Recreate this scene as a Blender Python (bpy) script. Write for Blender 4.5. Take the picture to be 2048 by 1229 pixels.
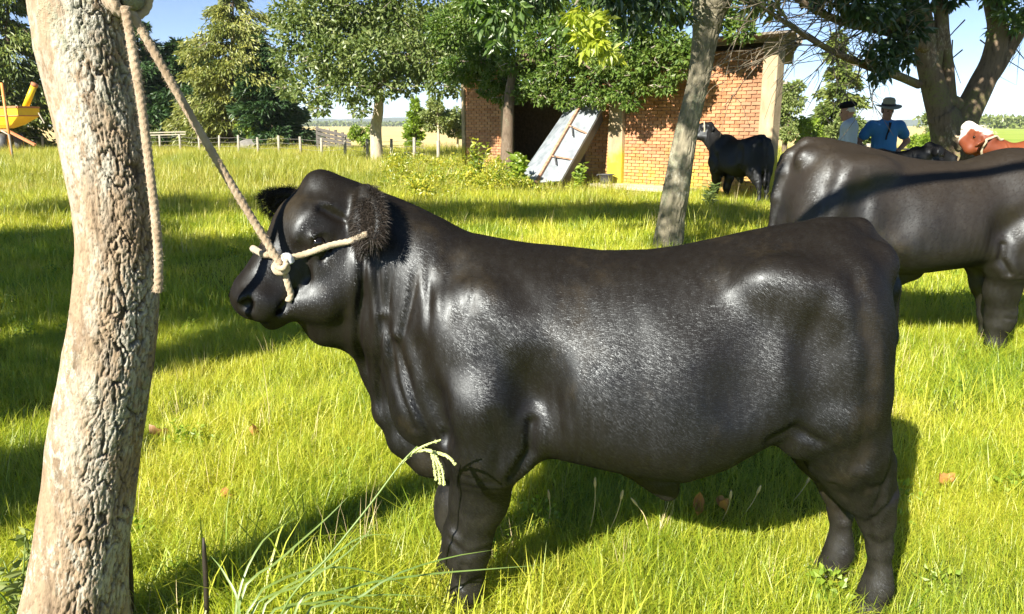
import bpy, math, random
import numpy as np
from mathutils import Vector
from mathutils.bvhtree import BVHTree

random.seed(7)
RNG = np.random.default_rng(7)
for o in list(bpy.data.objects):
    bpy.data.objects.remove(o)
SC = bpy.context.scene
COL = SC.collection

# ------------------------------------------------------------------ camera, sky, sun, exposure
FPX, PITCH, EYE = 1547.0, math.radians(13.19), 1.5      # focal length in photo pixels, tilt, eye height
cam = bpy.data.cameras.new('camera')
cam.sensor_width = 36.0
cam.lens = 36.0 * FPX / 2048.0
cam.clip_start = 0.05
cam.clip_end = 12000.0
cam_o = bpy.data.objects.new('camera', cam)
COL.objects.link(cam_o)
cam_o.location = (0, 0, EYE)
cam_o.rotation_euler = (math.pi / 2 - PITCH, 0, 0)
SC.camera = cam_o

SUN_EL = math.radians(34.0)
SUN_H = np.array([-0.55, -0.835]); SUN_H /= np.linalg.norm(SUN_H)     # horizontal direction towards the sun
SUN_DIR = Vector((SUN_H[0] * math.cos(SUN_EL), SUN_H[1] * math.cos(SUN_EL), math.sin(SUN_EL)))
world = bpy.data.worlds.new('World')
SC.world = world
world.use_nodes = True
wn = world.node_tree
wn.nodes.clear()
sky = wn.nodes.new('ShaderNodeTexSky')
sky.sky_type = 'NISHITA'
sky.sun_disc = False
sky.sun_elevation = SUN_EL
sky.sun_rotation = math.atan2(SUN_H[0], SUN_H[1])
sky.altitude = 0
sky.air_density = 0.5
sky.dust_density = 0.0
sky.ozone_density = 1.4
bg = wn.nodes.new('ShaderNodeBackground')
bg.inputs['Strength'].default_value = 0.059
wo = wn.nodes.new('ShaderNodeOutputWorld')
wn.links.new(sky.outputs[0], bg.inputs['Color'])
wn.links.new(bg.outputs[0], wo.inputs['Surface'])
sun = bpy.data.lights.new('sun', 'SUN')
sun.energy = 5.0
sun.angle = math.radians(0.5)
sun.color = (1.0, 0.93, 0.80)
sun_o = bpy.data.objects.new('sun', sun)
COL.objects.link(sun_o)
sun_o.rotation_euler = SUN_DIR.to_track_quat('Z', 'Y').to_euler()
SC.view_settings.view_transform = 'Standard'
SC.view_settings.look = 'None'
SC.view_settings.gamma = 1.0
SC.view_settings.use_curve_mapping = False
SC.view_settings.exposure = 1.6
SC.render.engine = 'CYCLES'
SC.cycles.max_bounces = 6
SC.cycles.diffuse_bounces = 3
SC.cycles.glossy_bounces = 2
SC.cycles.transmission_bounces = 4
SC.cycles.transparent_max_bounces = 4
SC.cycles.use_denoising = True

# ------------------------------------------------------------------ geometry helpers
CP, SP = math.cos(PITCH), math.sin(PITCH)
def P(px, py, Y):
    """world point seen at photo pixel (px, py) at world distance Y"""
    u = (px - 1024) / FPX; v = (614.5 - py) / FPX
    t = Y / (CP + v * SP)
    return np.array([u * t, Y, EYE + t * (-SP + v * CP)])
def ray(px, py):
    u = (px - 1024) / FPX; v = (614.5 - py) / FPX
    return Vector((u, CP + v * SP, -SP + v * CP)).normalized()

def tag(o, label=None, cat=None, group=None, kind=None):
    if label: o['label'] = label
    if cat: o['category'] = cat
    if group: o['group'] = group
    if kind: o['kind'] = kind
    return o
def empty(name, loc=(0, 0, 0), rz=0.0):
    o = bpy.data.objects.new(name, None)
    COL.objects.link(o)
    o.location = loc; o.rotation_euler = (0, 0, rz)
    o.empty_display_size = 0.2
    return o
def link(name, me, parent=None, loc=None):
    o = bpy.data.objects.new(name, me)
    COL.objects.link(o)
    if parent is not None: o.parent = parent
    if loc is not None: o.location = loc
    return o
def mesh_np(name, V, F, mat=None, smooth=True, attrs=None):
    """mesh from numpy arrays; F is one (M,k) array or a list of them"""
    V = np.asarray(V, np.float32)
    Fs = [np.asarray(f, np.int32) for f in (F if isinstance(F, list) else [F]) if len(f)]
    me = bpy.data.meshes.new(name)
    me.vertices.add(len(V)); me.vertices.foreach_set('co', V.ravel())
    li = np.concatenate([f.ravel() for f in Fs]) if Fs else np.zeros(0, np.int32)
    ct = np.concatenate([np.full(len(f), f.shape[1], np.int32) for f in Fs]) if Fs else np.zeros(0, np.int32)
    me.loops.add(len(li)); me.loops.foreach_set('vertex_index', li)
    me.polygons.add(len(ct))
    st = np.concatenate([[0], np.cumsum(ct)[:-1]]).astype(np.int32) if len(ct) else ct
    me.polygons.foreach_set('loop_start', st)
    me.polygons.foreach_set('use_smooth', np.full(len(ct), smooth))
    for k, a in (attrs or {}).items():
        at = me.attributes.new(k, 'FLOAT', 'POINT'); at.data.foreach_set('value', np.asarray(a, np.float32))
    me.update(calc_edges=True)
    if mat: me.materials.append(mat)
    return me
def ob(name, V, F, mat, parent=None, smooth=True, attrs=None):
    return link(name, mesh_np(name, V, F, mat, smooth, attrs), parent)
class MB:
    """collects boxes, tubes and quads, then links them as one mesh object"""
    def __init__(s): s.V = []; s.F = {}; s.n = 0
    def add(s, V, *Fs):
        V = np.asarray(V, float).reshape(-1, 3)
        for f in Fs:
            f = np.asarray(f, int)
            if len(f): s.F.setdefault(f.shape[1], []).append(f + s.n)
        s.V.append(V); s.n += len(V); return s
    def box(s, c, size, R=None):
        d = np.array([[x, y, z] for x in (-.5, .5) for y in (-.5, .5) for z in (-.5, .5)]) * np.asarray(size, float)
        if R is not None: d = d @ np.asarray(R).T
        return s.add(d + np.asarray(c, float), [[0, 1, 3, 2], [4, 6, 7, 5], [0, 4, 5, 1], [2, 3, 7, 6], [0, 2, 6, 4], [1, 5, 7, 3]])
    def bar(s, a, b, w, h=None, up=(0, 0, 1)):
        a = np.asarray(a, float); b = np.asarray(b, float); h = h or w
        d = b - a; L = np.linalg.norm(d); d /= L
        x = np.cross(up, d); 
        if np.linalg.norm(x) < 1e-4: x = np.cross((1, 0, 0), d)
        x /= np.linalg.norm(x); y = np.cross(d, x)
        return s.box((a + b) / 2, (w, h, L), np.stack([x, y, d], 1))
    def tube(s, pts, r, sides=8, **k):
        V, Q, T = tube(pts, r, sides, **k); return s.add(V, Q, T)
    def slab(s, quad, thick, n=None):
        q = np.asarray(quad, float)
        if n is None: n = np.cross(q[1] - q[0], q[3] - q[0])
        n = np.asarray(n, float); n = n / np.linalg.norm(n)
        V = np.concatenate([q, q - n * thick])
        return s.add(V, [[0, 1, 2, 3], [7, 6, 5, 4], [1, 0, 4, 5], [2, 1, 5, 6], [3, 2, 6, 7], [0, 3, 7, 4]])
    def build(s, name, mat, parent=None, smooth=False):
        return ob(name, np.concatenate(s.V), [np.concatenate(f) for f in s.F.values()], mat, parent, smooth)
def frames(pts):
    pts = np.asarray(pts, float)
    T = np.gradient(pts, axis=0); T /= np.linalg.norm(T, axis=1)[:, None] + 1e-12
    n = np.cross(T[0], (0, 0, 1.0))
    if np.linalg.norm(n) < .2: n = np.cross(T[0], (1.0, 0, 0))
    N = []
    for t in T:
        n = n - t * np.dot(n, t); n = n / (np.linalg.norm(n) + 1e-12); N.append(n)
    N = np.array(N); return T, N, np.cross(T, N)
def tube(pts, r, sides=8, lobes=0, twist=0.0, lobe_amp=0.0, close=True):
    pts = np.asarray(pts, float); n = len(pts); r = np.broadcast_to(np.asarray(r, float), (n,))
    T, N, B = frames(pts)
    th = np.arange(sides) * 2 * math.pi / sides
    s = np.concatenate([[0], np.cumsum(np.linalg.norm(np.diff(pts, axis=0), axis=1))])
    rad = r[:, None] * (1 + lobe_amp * np.cos(lobes * th[None] - twist * s[:, None]))
    V = pts[:, None] + rad[..., None] * (np.cos(th)[None, :, None] * N[:, None] + np.sin(th)[None, :, None] * B[:, None])
    i = np.arange(n - 1)[:, None] * sides; j = np.arange(sides)[None]; j2 = (j + 1) % sides
    Q = np.stack([i + j, i + j2, i + sides + j2, i + sides + j], -1).reshape(-1, 4)
    V = V.reshape(-1, 3); Tr = []
    if close:
        V = np.concatenate([V, pts[:1], pts[-1:]]); a, b = n * sides, n * sides + 1
        Tr = [[a, (k + 1) % sides, k] for k in range(sides)] + [[b, (n - 1) * sides + k, (n - 1) * sides + (k + 1) % sides] for k in range(sides)]
    return V, Q, np.array(Tr, int).reshape(-1, 3)
def spline(pts, n):
    """Catmull-Rom through pts"""
    p = np.asarray(pts, float); p = np.concatenate([[2 * p[0] - p[1]], p, [2 * p[-1] - p[-2]]])
    m = len(p) - 3; t = np.linspace(0, m - 1e-9, n); i = t.astype(int); u = (t - i)[:, None]
    a, b, c, d = p[i], p[i + 1], p[i + 2], p[i + 3]
    return .5 * (2 * b + (c - a) * u + (2 * a - 5 * b + 4 * c - d) * u ** 2 + (3 * b - a - 3 * c + d) * u ** 3)
def smooth01(x, a, b):
    t = np.clip((x - a) / (b - a), 0, 1); return t * t * (3 - 2 * t)
_H = np.random.default_rng(3).random(65536)
def vnoise(p):
    """value noise on (N,3) points, 0..1"""
    p = np.asarray(p, float); i = np.floor(p).astype(np.int64); f = p - i; f = f * f * (3 - 2 * f)
    def h(dx, dy, dz):
        return _H[((i[:, 0] + dx) * 73856093 ^ (i[:, 1] + dy) * 19349663 ^ (i[:, 2] + dz) * 83492791) & 65535]
    x, y, z = f.T
    return ((h(0,0,0)*(1-x)+h(1,0,0)*x)*(1-y)+(h(0,1,0)*(1-x)+h(1,1,0)*x)*y)*(1-z)+((h(0,0,1)*(1-x)+h(1,0,1)*x)*(1-y)+(h(0,1,1)*(1-x)+h(1,1,1)*x)*y)*z
def fbm(p, o=3):
    p = np.asarray(p, float); return sum(vnoise(p * 2 ** k + 17 * k) / 2 ** (k + 1) for k in range(o)) / (1 - .5 ** o)
def worley(p, period=None):
    """F1, F2 of a jittered grid in 2D; period wraps the first axis"""
    p = np.asarray(p, float); i = np.floor(p).astype(int); F = []
    for dx in (-1, 0, 1):
        for dy in (-1, 0, 1):
            c = i + [dx, dy]; cx = c[:, 0] % period if period else c[:, 0]
            hx = _H[(cx * 7919 + c[:, 1] * 104729) & 65535]; hy = _H[(cx * 15485863 + c[:, 1] * 32452843 + 77) & 65535]
            F.append(np.hypot(c[:, 0] + hx - p[:, 0], c[:, 1] + hy - p[:, 1]))
    F = np.sort(np.array(F), 0); return F[0], F[1]

# ------------------------------------------------------------------ signed-distance sculpting
class Clay:
    def __init__(s, lo, hi, h):
        s.lo = np.array(lo, float); s.h = h
        s.n = np.ceil((np.array(hi) - lo) / h).astype(int) + 1
        s.D = np.full(s.n, 0.5, np.float32)
        s.ax = [(s.lo[i] + h * np.arange(s.n[i])).astype(np.float32) for i in range(3)]
    def sl(s, lo, hi):
        a = np.clip(np.floor((np.array(lo) - s.lo) / s.h).astype(int), 0, s.n - 1)
        b = np.clip(np.ceil((np.array(hi) - s.lo) / s.h).astype(int) + 1, 1, s.n)
        return tuple(slice(x, max(y, x + 1)) for x, y in zip(a, b))
    def pts(s, sl):
        return [a.reshape([-1 if i == j else 1 for j in range(3)]) for i, a in enumerate([s.ax[i][sl[i]] for i in range(3)])]
    def mix(s, sl, d, k, cut=False):
        D = s.D[sl]
        if cut:
            h = np.clip(.5 - .5 * (D + d) / k, 0, 1) if k else (D < -d) * 1.
            s.D[sl] = D * (1 - h) - d * h + k * h * (1 - h)
        else:
            h = np.clip(.5 + .5 * (D - d) / k, 0, 1)
            s.D[sl] = D * (1 - h) + d * h - k * h * (1 - h)
    def cone(s, a, b, ra, rb, k=.03, cut=False):
        a = np.asarray(a, float); b = np.asarray(b, float); m = max(ra, rb) + 2 * k + .03
        sl = s.sl(np.minimum(a, b) - m, np.maximum(a, b) + m); x, y, z = s.pts(sl)
        d = b - a; L2 = max(float(d @ d), 1e-9)
        t = np.clip(((x - a[0]) * d[0] + (y - a[1]) * d[1] + (z - a[2]) * d[2]) / L2, 0, 1)
        q = np.sqrt((x - a[0] - t * d[0]) ** 2 + (y - a[1] - t * d[1]) ** 2 + (z - a[2] - t * d[2]) ** 2) - (ra + (rb - ra) * t)
        s.mix(sl, q, k, cut)
    def chain(s, pr, k=.03, cut=False):
        for (a, ra), (b, rb) in zip(pr[:-1], pr[1:]): s.cone(a, b, ra, rb, k, cut)
    def ell(s, c, r, R=None, k=.03, cut=False):
        c = np.asarray(c, float); r = np.asarray(r, float); m = r.max() + 2 * k + .03
        sl = s.sl(c - m, c + m); x, y, z = s.pts(sl); x = x - c[0]; y = y - c[1]; z = z - c[2]
        if R is not None: x, y, z = [R[0][i] * x + R[1][i] * y + R[2][i] * z for i in range(3)]
        k0 = np.sqrt((x / r[0]) ** 2 + (y / r[1]) ** 2 + (z / r[2]) ** 2)
        k1 = np.sqrt((x / r[0] ** 2) ** 2 + (y / r[1] ** 2) ** 2 + (z / r[2] ** 2) ** 2) + 1e-6
        s.mix(sl, k0 * (k0 - 1) / k1, k, cut)
    def mesh(s, relax=2):
        D = s.D; n = s.n; I = D < 0
        c = np.zeros(n - 1, np.int8)
        corners = [(i, j, k) for i in (0, 1) for j in (0, 1) for k in (0, 1)]
        for i, j, k in corners: c += I[i:n[0] - 1 + i, j:n[1] - 1 + j, k:n[2] - 1 + k]
        act = np.argwhere((c > 0) & (c < 8)); idx = np.full(n - 1, -1, np.int32); idx[tuple(act.T)] = np.arange(len(act))
        val = {q: D[act[:, 0] + q[0], act[:, 1] + q[1], act[:, 2] + q[2]] for q in corners}
        S = np.zeros((len(act), 3)); W = np.zeros(len(act))
        for q in corners:
            for ax in range(3):
                if q[ax] == 0:
                    e = list(q); e[ax] = 1; e = tuple(e); a, b = val[q], val[e]; m = (a < 0) != (b < 0)
                    t = np.where(m, a / np.where(m, a - b, 1), 0); pt = np.array(q, float)[None] + t[:, None] * np.eye(3)[ax]
                    S[m] += pt[m]; W[m] += 1
        V = s.lo + s.h * (act + S / W[:, None])
        Fs = []
        for ax in range(3):
            u, v = (ax + 1) % 3, (ax + 2) % 3
            A = [slice(None)] * 3; B = [slice(None)] * 3; A[ax] = slice(0, -1); B[ax] = slice(1, None)
            e = np.argwhere(I[tuple(A)] != I[tuple(B)])
            e = e[(e[:, u] > 0) & (e[:, v] > 0) & (e[:, u] < n[u] - 1) & (e[:, v] < n[v] - 1)]
            du = np.eye(3, dtype=int)[u]; dv = np.eye(3, dtype=int)[v]
            q = np.stack([idx[tuple((e - a * du - b * dv).T)] for a, b in ((1, 1), (0, 1), (0, 0), (1, 0))], 1)
            flip = ~I[tuple(e.T)]; q[flip] = q[flip][:, ::-1]; Fs.append(q)
        F = np.concatenate(Fs)
        E = np.concatenate([F[:, [0, 1]], F[:, [1, 2]], F[:, [2, 3]], F[:, [3, 0]]]); E = np.concatenate([E, E[:, ::-1]])
        deg = np.bincount(E[:, 0], minlength=len(V))[:, None]
        for _ in range(relax):
            M = np.stack([np.bincount(E[:, 0], V[E[:, 1], i], len(V)) for i in range(3)], 1) / np.maximum(deg, 1)
            V = V + .6 * (M - V)
        return V, F
def vnormals(V, F):
    n = np.cross(V[F[:, 2]] - V[F[:, 0]], V[F[:, 3]] - V[F[:, 1]]); N = np.zeros_like(V)
    for i in range(4):
        for a in range(3): N[:, a] += np.bincount(F[:, i], n[:, a], len(V))
    return N / (np.linalg.norm(N, axis=1)[:, None] + 1e-12)
# ------------------------------------------------------------------ materials
class NT:
    def __init__(s, name):
        s.m = bpy.data.materials.new(name); s.m.use_nodes = True; s.t = s.m.node_tree; s.t.nodes.clear()
        s.out = s.t.nodes.new('ShaderNodeOutputMaterial')
    def n(s, typ, ins=None, **props):
        nd = s.t.nodes.new('ShaderNode' + typ)
        for k, v in props.items(): setattr(nd, k, v)
        for k, v in (ins or {}).items():
            if hasattr(v, 'is_linked') or hasattr(v, 'links'): s.t.links.new(v, nd.inputs[k])
            else: nd.inputs[k].default_value = v
        return nd
    def noise(s, scale, vec=None, detail=3, rough=.55):
        i = {'Scale': scale, 'Detail': detail, 'Roughness': rough}
        if vec is not None: i['Vector'] = vec
        return s.n('TexNoise', i).outputs['Fac']
    def ramp(s, fac, stops, interp='LINEAR'):
        r = s.n('ValToRGB', {'Fac': fac}); r.color_ramp.interpolation = interp; e = r.color_ramp.elements
        while len(e) > 1: e.remove(e[-1])
        for i, (p, c) in enumerate(stops):
            el = e[0] if i == 0 else e.new(p)
            el.position = p; el.color = (*c, 1) if len(c) == 3 else c
        return r.outputs['Color']
    def mix(s, fac, a, b, blend='MIX'):
        nd = s.n('Mix', None, data_type='RGBA', blend_type=blend)
        for sock, v in ((nd.inputs[0], fac), (nd.inputs[6], a), (nd.inputs[7], b)):
            if hasattr(v, 'links'): s.t.links.new(v, sock)
            else: sock.default_value = v if not isinstance(v, tuple) else ((*v, 1) if len(v) == 3 else v)
        return nd.outputs[2]
    def math(s, op, a, b=None, clamp=False):
        nd = s.n('Math', None, operation=op, use_clamp=clamp)
        for i, v in enumerate((a, b)):
            if v is None: continue
            if hasattr(v, 'links'): s.t.links.new(v, nd.inputs[i])
            else: nd.inputs[i].default_value = v
        return nd.outputs[0]
    def rng(s, v, a, b, c=0., d=1.):
        return s.n('MapRange', {'Value': v, 'From Min': a, 'From Max': b, 'To Min': c, 'To Max': d}, clamp=True).outputs[0]
    def obj(s): return s.n('TexCoord').outputs['Object']
    def pos(s): return s.n('NewGeometry').outputs['Position']
    def scaled(s, vec, sc): return s.n('VectorMath', {0: vec, 1: sc}, operation='MULTIPLY').outputs[0]
    def bump(s, h, strength=.5, dist=.01):
        return s.n('Bump', {'Height': h, 'Strength': strength, 'Distance': dist}).outputs[0]
    def principled(s, col, rough=.7, normal=None, **ins):
        i = {'Base Color': col if not isinstance(col, tuple) else (*col, 1), 'Roughness': rough}
        if normal is not None: i['Normal'] = normal
        for k, v in ins.items(): i[k.replace('_', ' ')] = v
        p = s.n('BsdfPrincipled', i); s.t.links.new(p.outputs[0], s.out.inputs['Surface']); return s.m
    def leafy(s, col, trans=.35, tcol=None, rough=.6, gloss=.06):
        """thin leaf or blade: diffuse front, light through the back, a little gloss"""
        d = s.n('BsdfDiffuse', {'Color': col}); t = s.n('BsdfTranslucent', {'Color': tcol if tcol is not None else col})
        m = s.n('MixShader', {0: trans, 1: d.outputs[0], 2: t.outputs[0]})
        g = s.n('BsdfGlossy', {'Color': (1, 1, 1, 1), 'Roughness': rough})
        m2 = s.n('MixShader', {0: gloss, 1: m.outputs[0], 2: g.outputs[0]})
        s.t.links.new(m2.outputs[0], s.out.inputs['Surface']); return s.m
def simple(name, col, rough=.7, var=.25, scale=8., bump=.0, metallic=0., spec=.5):
    t = NT(name); v = t.obj(); f = t.noise(scale, v, 4)
    c = t.mix(t.rng(f, .3, .7), tuple(x * (1 - var) for x in col), tuple(min(1, x * (1 + var)) for x in col))
    nb = t.bump(t.noise(scale * 6, v, 4), bump, .01) if bump else None
    return t.principled(c, rough, nb, Metallic=metallic, Specular_IOR_Level=spec)
M = {}
def coat(name, col, col2, rough=.42, spec=.5, mark=None, dusty=None):
    """short animal hair: broad soft sheen with fine streaky relief"""
    t = NT(name); v = t.obj()
    big = t.noise(2.6, v, 3); fine = t.noise(260., t.scaled(v, (1.0, 1.0, .22)), 2, .7)
    mid = t.noise(38., t.scaled(v, (1.4, 1.0, .5)), 3)
    c = t.mix(t.rng(big, .38, .68), col, col2)
    if dusty:
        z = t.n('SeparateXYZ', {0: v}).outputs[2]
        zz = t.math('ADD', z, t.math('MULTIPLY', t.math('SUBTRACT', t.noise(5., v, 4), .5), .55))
        c = t.mix(t.rng(zz, .72, 1.12), c, dusty)
        c = t.mix(t.math('MULTIPLY', t.rng(t.noise(3.2, t.scaled(v, (1, 1, .6)), 5, .65), .56, .74), .55), c, (.045, .034, .019))
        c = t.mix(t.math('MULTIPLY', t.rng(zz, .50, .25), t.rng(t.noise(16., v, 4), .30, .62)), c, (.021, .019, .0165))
    if mark: c = t.mix(t.n('Attribute', None, attribute_name='mark').outputs['Fac'], c, mark)
    h = t.math('ADD', t.math('MULTIPLY', fine, .7), t.math('MULTIPLY', mid, .25))
    r = t.rng(mid, .3, .7, rough - .05, rough + .08)
    nb = t.bump(h, .35, .0022)
    d = t.n('BsdfDiffuse', {'Color': c, 'Normal': nb}); g = t.n('BsdfGlossy', {'Color': (.86, .93, 1., 1), 'Roughness': r, 'Normal': nb})
    m = t.n('MixShader', {0: spec, 1: d.outputs[0], 2: g.outputs[0]}); t.t.links.new(m.outputs[0], t.out.inputs['Surface']); return t.m
M['black_coat'] = coat('black_coat', (.005, .0043, .0038), (.007, .0055, .0045), .42, .032, None, (.0085, .0064, .0042))
M['brown_black_coat'] = coat('brown_black_coat', (.007, .0055, .0045), (.014, .0105, .007), .46, .04, None, (.022, .0165, .011))
M['dull_black_coat'] = coat('dull_black_coat', (.005, .0045, .0045), (.008, .007, .006), .5, .03)
M['coat_hair'] = coat('coat_hair', (.005, .0042, .0038), (.009, .007, .005), .42, .068, None, (.010, .0074, .005))
M['coat_hair_brown'] = coat('coat_hair_brown', (.008, .006, .005), (.018, .013, .009), .40, .046, None, (.028, .0205, .014))
M['red_coat'] = coat('red_coat', (.13, .030, .011), (.20, .052, .017), .55, .03, (.70, .66, .60))
M['white_hair'] = simple('white_hair', (.72, .68, .62), .8, .15, 20, .4)
M['dark_hair'] = simple('dark_hair', (.02, .014, .01), .6, .5, 12)
M['hoof'] = simple('hoof', (.03, .026, .022), .5, .3, 20, .3)
M['eye'] = simple('eye', (.006, .005, .004), .06, .1, 5)
M['nose_pad'] = simple('nose_pad', (.012, .012, .013), .28, .3, 60, .6)

def bark_mat(name, base, dark, lichen, pale, lich_amt=.55, pale_amt=.6, sc=1.):
    t = NT(name); v = t.obj()
    st = t.noise(26 * sc, t.scaled(v, (1, 1, .22)), 5, .65)
    c = t.ramp(st, [(.28, dark), (.48, base), (.72, tuple(min(1, x * 1.3) for x in base))])
    li = t.math('MULTIPLY', t.rng(t.noise(3.2 * sc, v, 3), lich_amt, lich_amt + .08), t.rng(t.noise(34 * sc, v, 4, .7), .42, .56))
    c = t.mix(t.math('MULTIPLY', li, .8), c, lichen)
    vv = t.n('VectorMath', {0: v, 1: (4.1, 2.2, 7.7)}, operation='ADD').outputs[0]
    pa = t.math('MULTIPLY', t.rng(t.noise(2.3 * sc, vv, 3), pale_amt - .06, pale_amt), t.rng(t.noise(48 * sc, t.scaled(vv, (1, 1, .45)), 4, .7), .5, .6))
    at = t.math('MULTIPLY', t.n('Attribute', None, attribute_name='lichen').outputs['Fac'], t.rng(t.noise(55 * sc, t.scaled(vv, (1, 1, .5)), 4, .7), .40, .52))
    c = t.mix(t.math('MULTIPLY', t.math('MAXIMUM', pa, at), .85), c, pale)
    h = t.math('ADD', t.noise(60 * sc, t.scaled(v, (1, 1, .3)), 5, .7), t.math('MULTIPLY', li, .3))
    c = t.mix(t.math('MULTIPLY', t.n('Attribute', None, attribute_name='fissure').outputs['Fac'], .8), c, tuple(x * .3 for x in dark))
    return t.principled(c, .88, t.bump(h, .7, .012 / sc), Specular_IOR_Level=.25)
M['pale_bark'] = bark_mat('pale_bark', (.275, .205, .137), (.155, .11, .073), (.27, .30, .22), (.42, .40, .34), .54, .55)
M['grey_bark'] = bark_mat('grey_bark', (.20, .18, .13), (.10, .09, .065), (.28, .29, .20), (.36, .35, .28), .5, .62)
M['mixed_bark'] = bark_mat('mixed_bark', (.15, .11, .075), (.06, .045, .03), (.16, .16, .06), (.33, .27, .20), .48, .58)
M['dark_bark'] = bark_mat('dark_bark', (.14, .105, .075), (.07, .05, .035), (.2, .2, .14), (.3, .27, .22), .6, .66)
M['pale_trunk'] = bark_mat('pale_trunk', (.40, .34, .24), (.26, .21, .15), (.42, .42, .3), (.5, .46, .38), .6, .6)
M['twig'] = simple('twig', (.17, .14, .10), .85, .3, 20)
M['dead_twig'] = simple('dead_twig', (.36, .32, .26), .85, .3, 20)

def leaf_mat(name, a, b, c, trans=.35, gloss=.06, clump=1.2):
    t = NT(name); r = t.n('NewGeometry').outputs['Random Per Island']; p = t.pos()
    f = t.math('ADD', t.math('MULTIPLY', r, .55), t.math('MULTIPLY', t.rng(t.noise(clump, p, 2), .3, .7), .45))
    col = t.ramp(f, [(.12, a), (.5, b), (.9, c)])
    tc = t.mix(1., col, (1.25, 1.3, .55), 'MULTIPLY')
    return t.leafy(col, trans, tc, .45, gloss)
M['ash_leaf'] = leaf_mat('ash_leaf', (.08, .125, .032), (.145, .20, .055), (.24, .275, .095), .35, .03)
M['shed_leaf'] = leaf_mat('shed_leaf', (.05, .11, .018), (.105, .175, .03), (.18, .24, .05), .35, .025)
M['broad_leaf'] = leaf_mat('broad_leaf', (.05, .11, .015), (.09, .17, .02), (.17, .26, .03), .45, .08)
M['yellow_leaf'] = leaf_mat('yellow_leaf', (.26, .34, .03), (.40, .46, .04), (.55, .55, .07), .5, .05)  # sunlight on one leaf cluster is put into this strong yellow
M['dark_leaf'] = leaf_mat('dark_leaf', (.022, .048, .016), (.035, .075, .02), (.06, .11, .028), .3, .06)
M['yew_leaf'] = leaf_mat('yew_leaf', (.02, .048, .018), (.035, .078, .022), (.06, .115, .03), .2, .04, .5)
M['gold_conifer'] = leaf_mat('gold_conifer', (.11, .145, .03), (.20, .225, .05), (.30, .30, .07), .25, .04, .6)
M['green_conifer'] = leaf_mat('green_conifer', (.06, .10, .02), (.115, .16, .03), (.20, .23, .045), .25, .04, .6)
M['bright_bush'] = leaf_mat('bright_bush', (.13, .22, .02), (.21, .31, .03), (.32, .40, .05), .4, .04, .9)
M['far_green'] = leaf_mat('far_green', (.10, .15, .04), (.17, .22, .06), (.25, .29, .09), .3, .04, .5)
M['weed_leaf'] = leaf_mat('weed_leaf', (.15, .23, .02), (.33, .37, .03), (.56, .48, .05), .45, .04, 1.6)

def grass_mat(name, stops, tr=.5, pn=.8, add=0.):
    t = NT(name); r = t.n('ObjectInfo').outputs['Random']; ri = t.n('NewGeometry').outputs['Random Per Island']; p = t.pos()
    f = t.math('ADD', t.math('MULTIPLY', r, .22), t.math('MULTIPLY', ri, .38))
    f = t.math('ADD', f, t.math('MULTIPLY', t.rng(t.noise(pn, p, 3), .3, .7), .40))
    col = t.ramp(f, stops)
    return t.leafy(col, tr, t.mix(1., col, (1.15, 1.15, .6), 'MULTIPLY'), .5, .05)
M['turf'] = grass_mat('turf', [(.10, (.10, .22, .008)), (.28, (.28, .39, .018)), (.50, (.49, .54, .034)), (.74, (.64, .60, .07)), (.95, (.70, .60, .22))])
M['tall_grass'] = grass_mat('tall_grass', [(.08, (.17, .24, .02)), (.34, (.30, .35, .03)), (.60, (.46, .44, .06)), (.82, (.60, .52, .15)), (.97, (.64, .54, .24))], .45, .35)
M['sedge'] = leaf_mat('sedge', (.10, .18, .035), (.16, .25, .05), (.25, .33, .08), .4, .05, 3.)
M['straw'] = simple('straw', (.55, .45, .25), .8, .25, 15)
M['seed'] = simple('seed', (.50, .55, .22), .8, .2, 60)

def ground_mat():
    t = NT('meadow_ground'); p = t.pos(); sp = t.n('SeparateXYZ', {0: p}); x, y = sp.outputs[0], sp.outputs[1]
    near = t.ramp(t.noise(6., p, 5), [(.3, (.05, .07, .012)), (.6, (.12, .15, .02)), (.8, (.20, .19, .05))])
    straw = t.ramp(t.noise(.09, t.scaled(p, (1, .35, 1)), 5), [(.3, (.48, .36, .16)), (.5, (.60, .47, .22)), (.7, (.52, .44, .18))])
    green = t.ramp(t.noise(.08, p, 4), [(.35, (.22, .32, .05)), (.65, (.34, .40, .08))])
    # a crop field on the right beyond the paddock, dry pasture elsewhere
    side = t.rng(t.math('SUBTRACT', x, t.math('MULTIPLY', y, .585)), 0., 1.5)
    rows = t.math('MULTIPLY', side, t.rng(y, 45., 47.))
    far = t.mix(rows, straw, green)
    dist = t.math('MULTIPLY', t.rng(y, 300., 700.), .6)
    far = t.mix(dist, far, (.40, .38, .16))
    c = t.mix(t.rng(t.math('ADD', y, t.math('MULTIPLY', t.noise(.3, p, 3), 10.)), 36., 48.), near, far)
    return t.principled(c, .95, t.bump(t.noise(20., p, 4), .6, .05), Specular_IOR_Level=.1)
M['ground'] = ground_mat()
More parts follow.
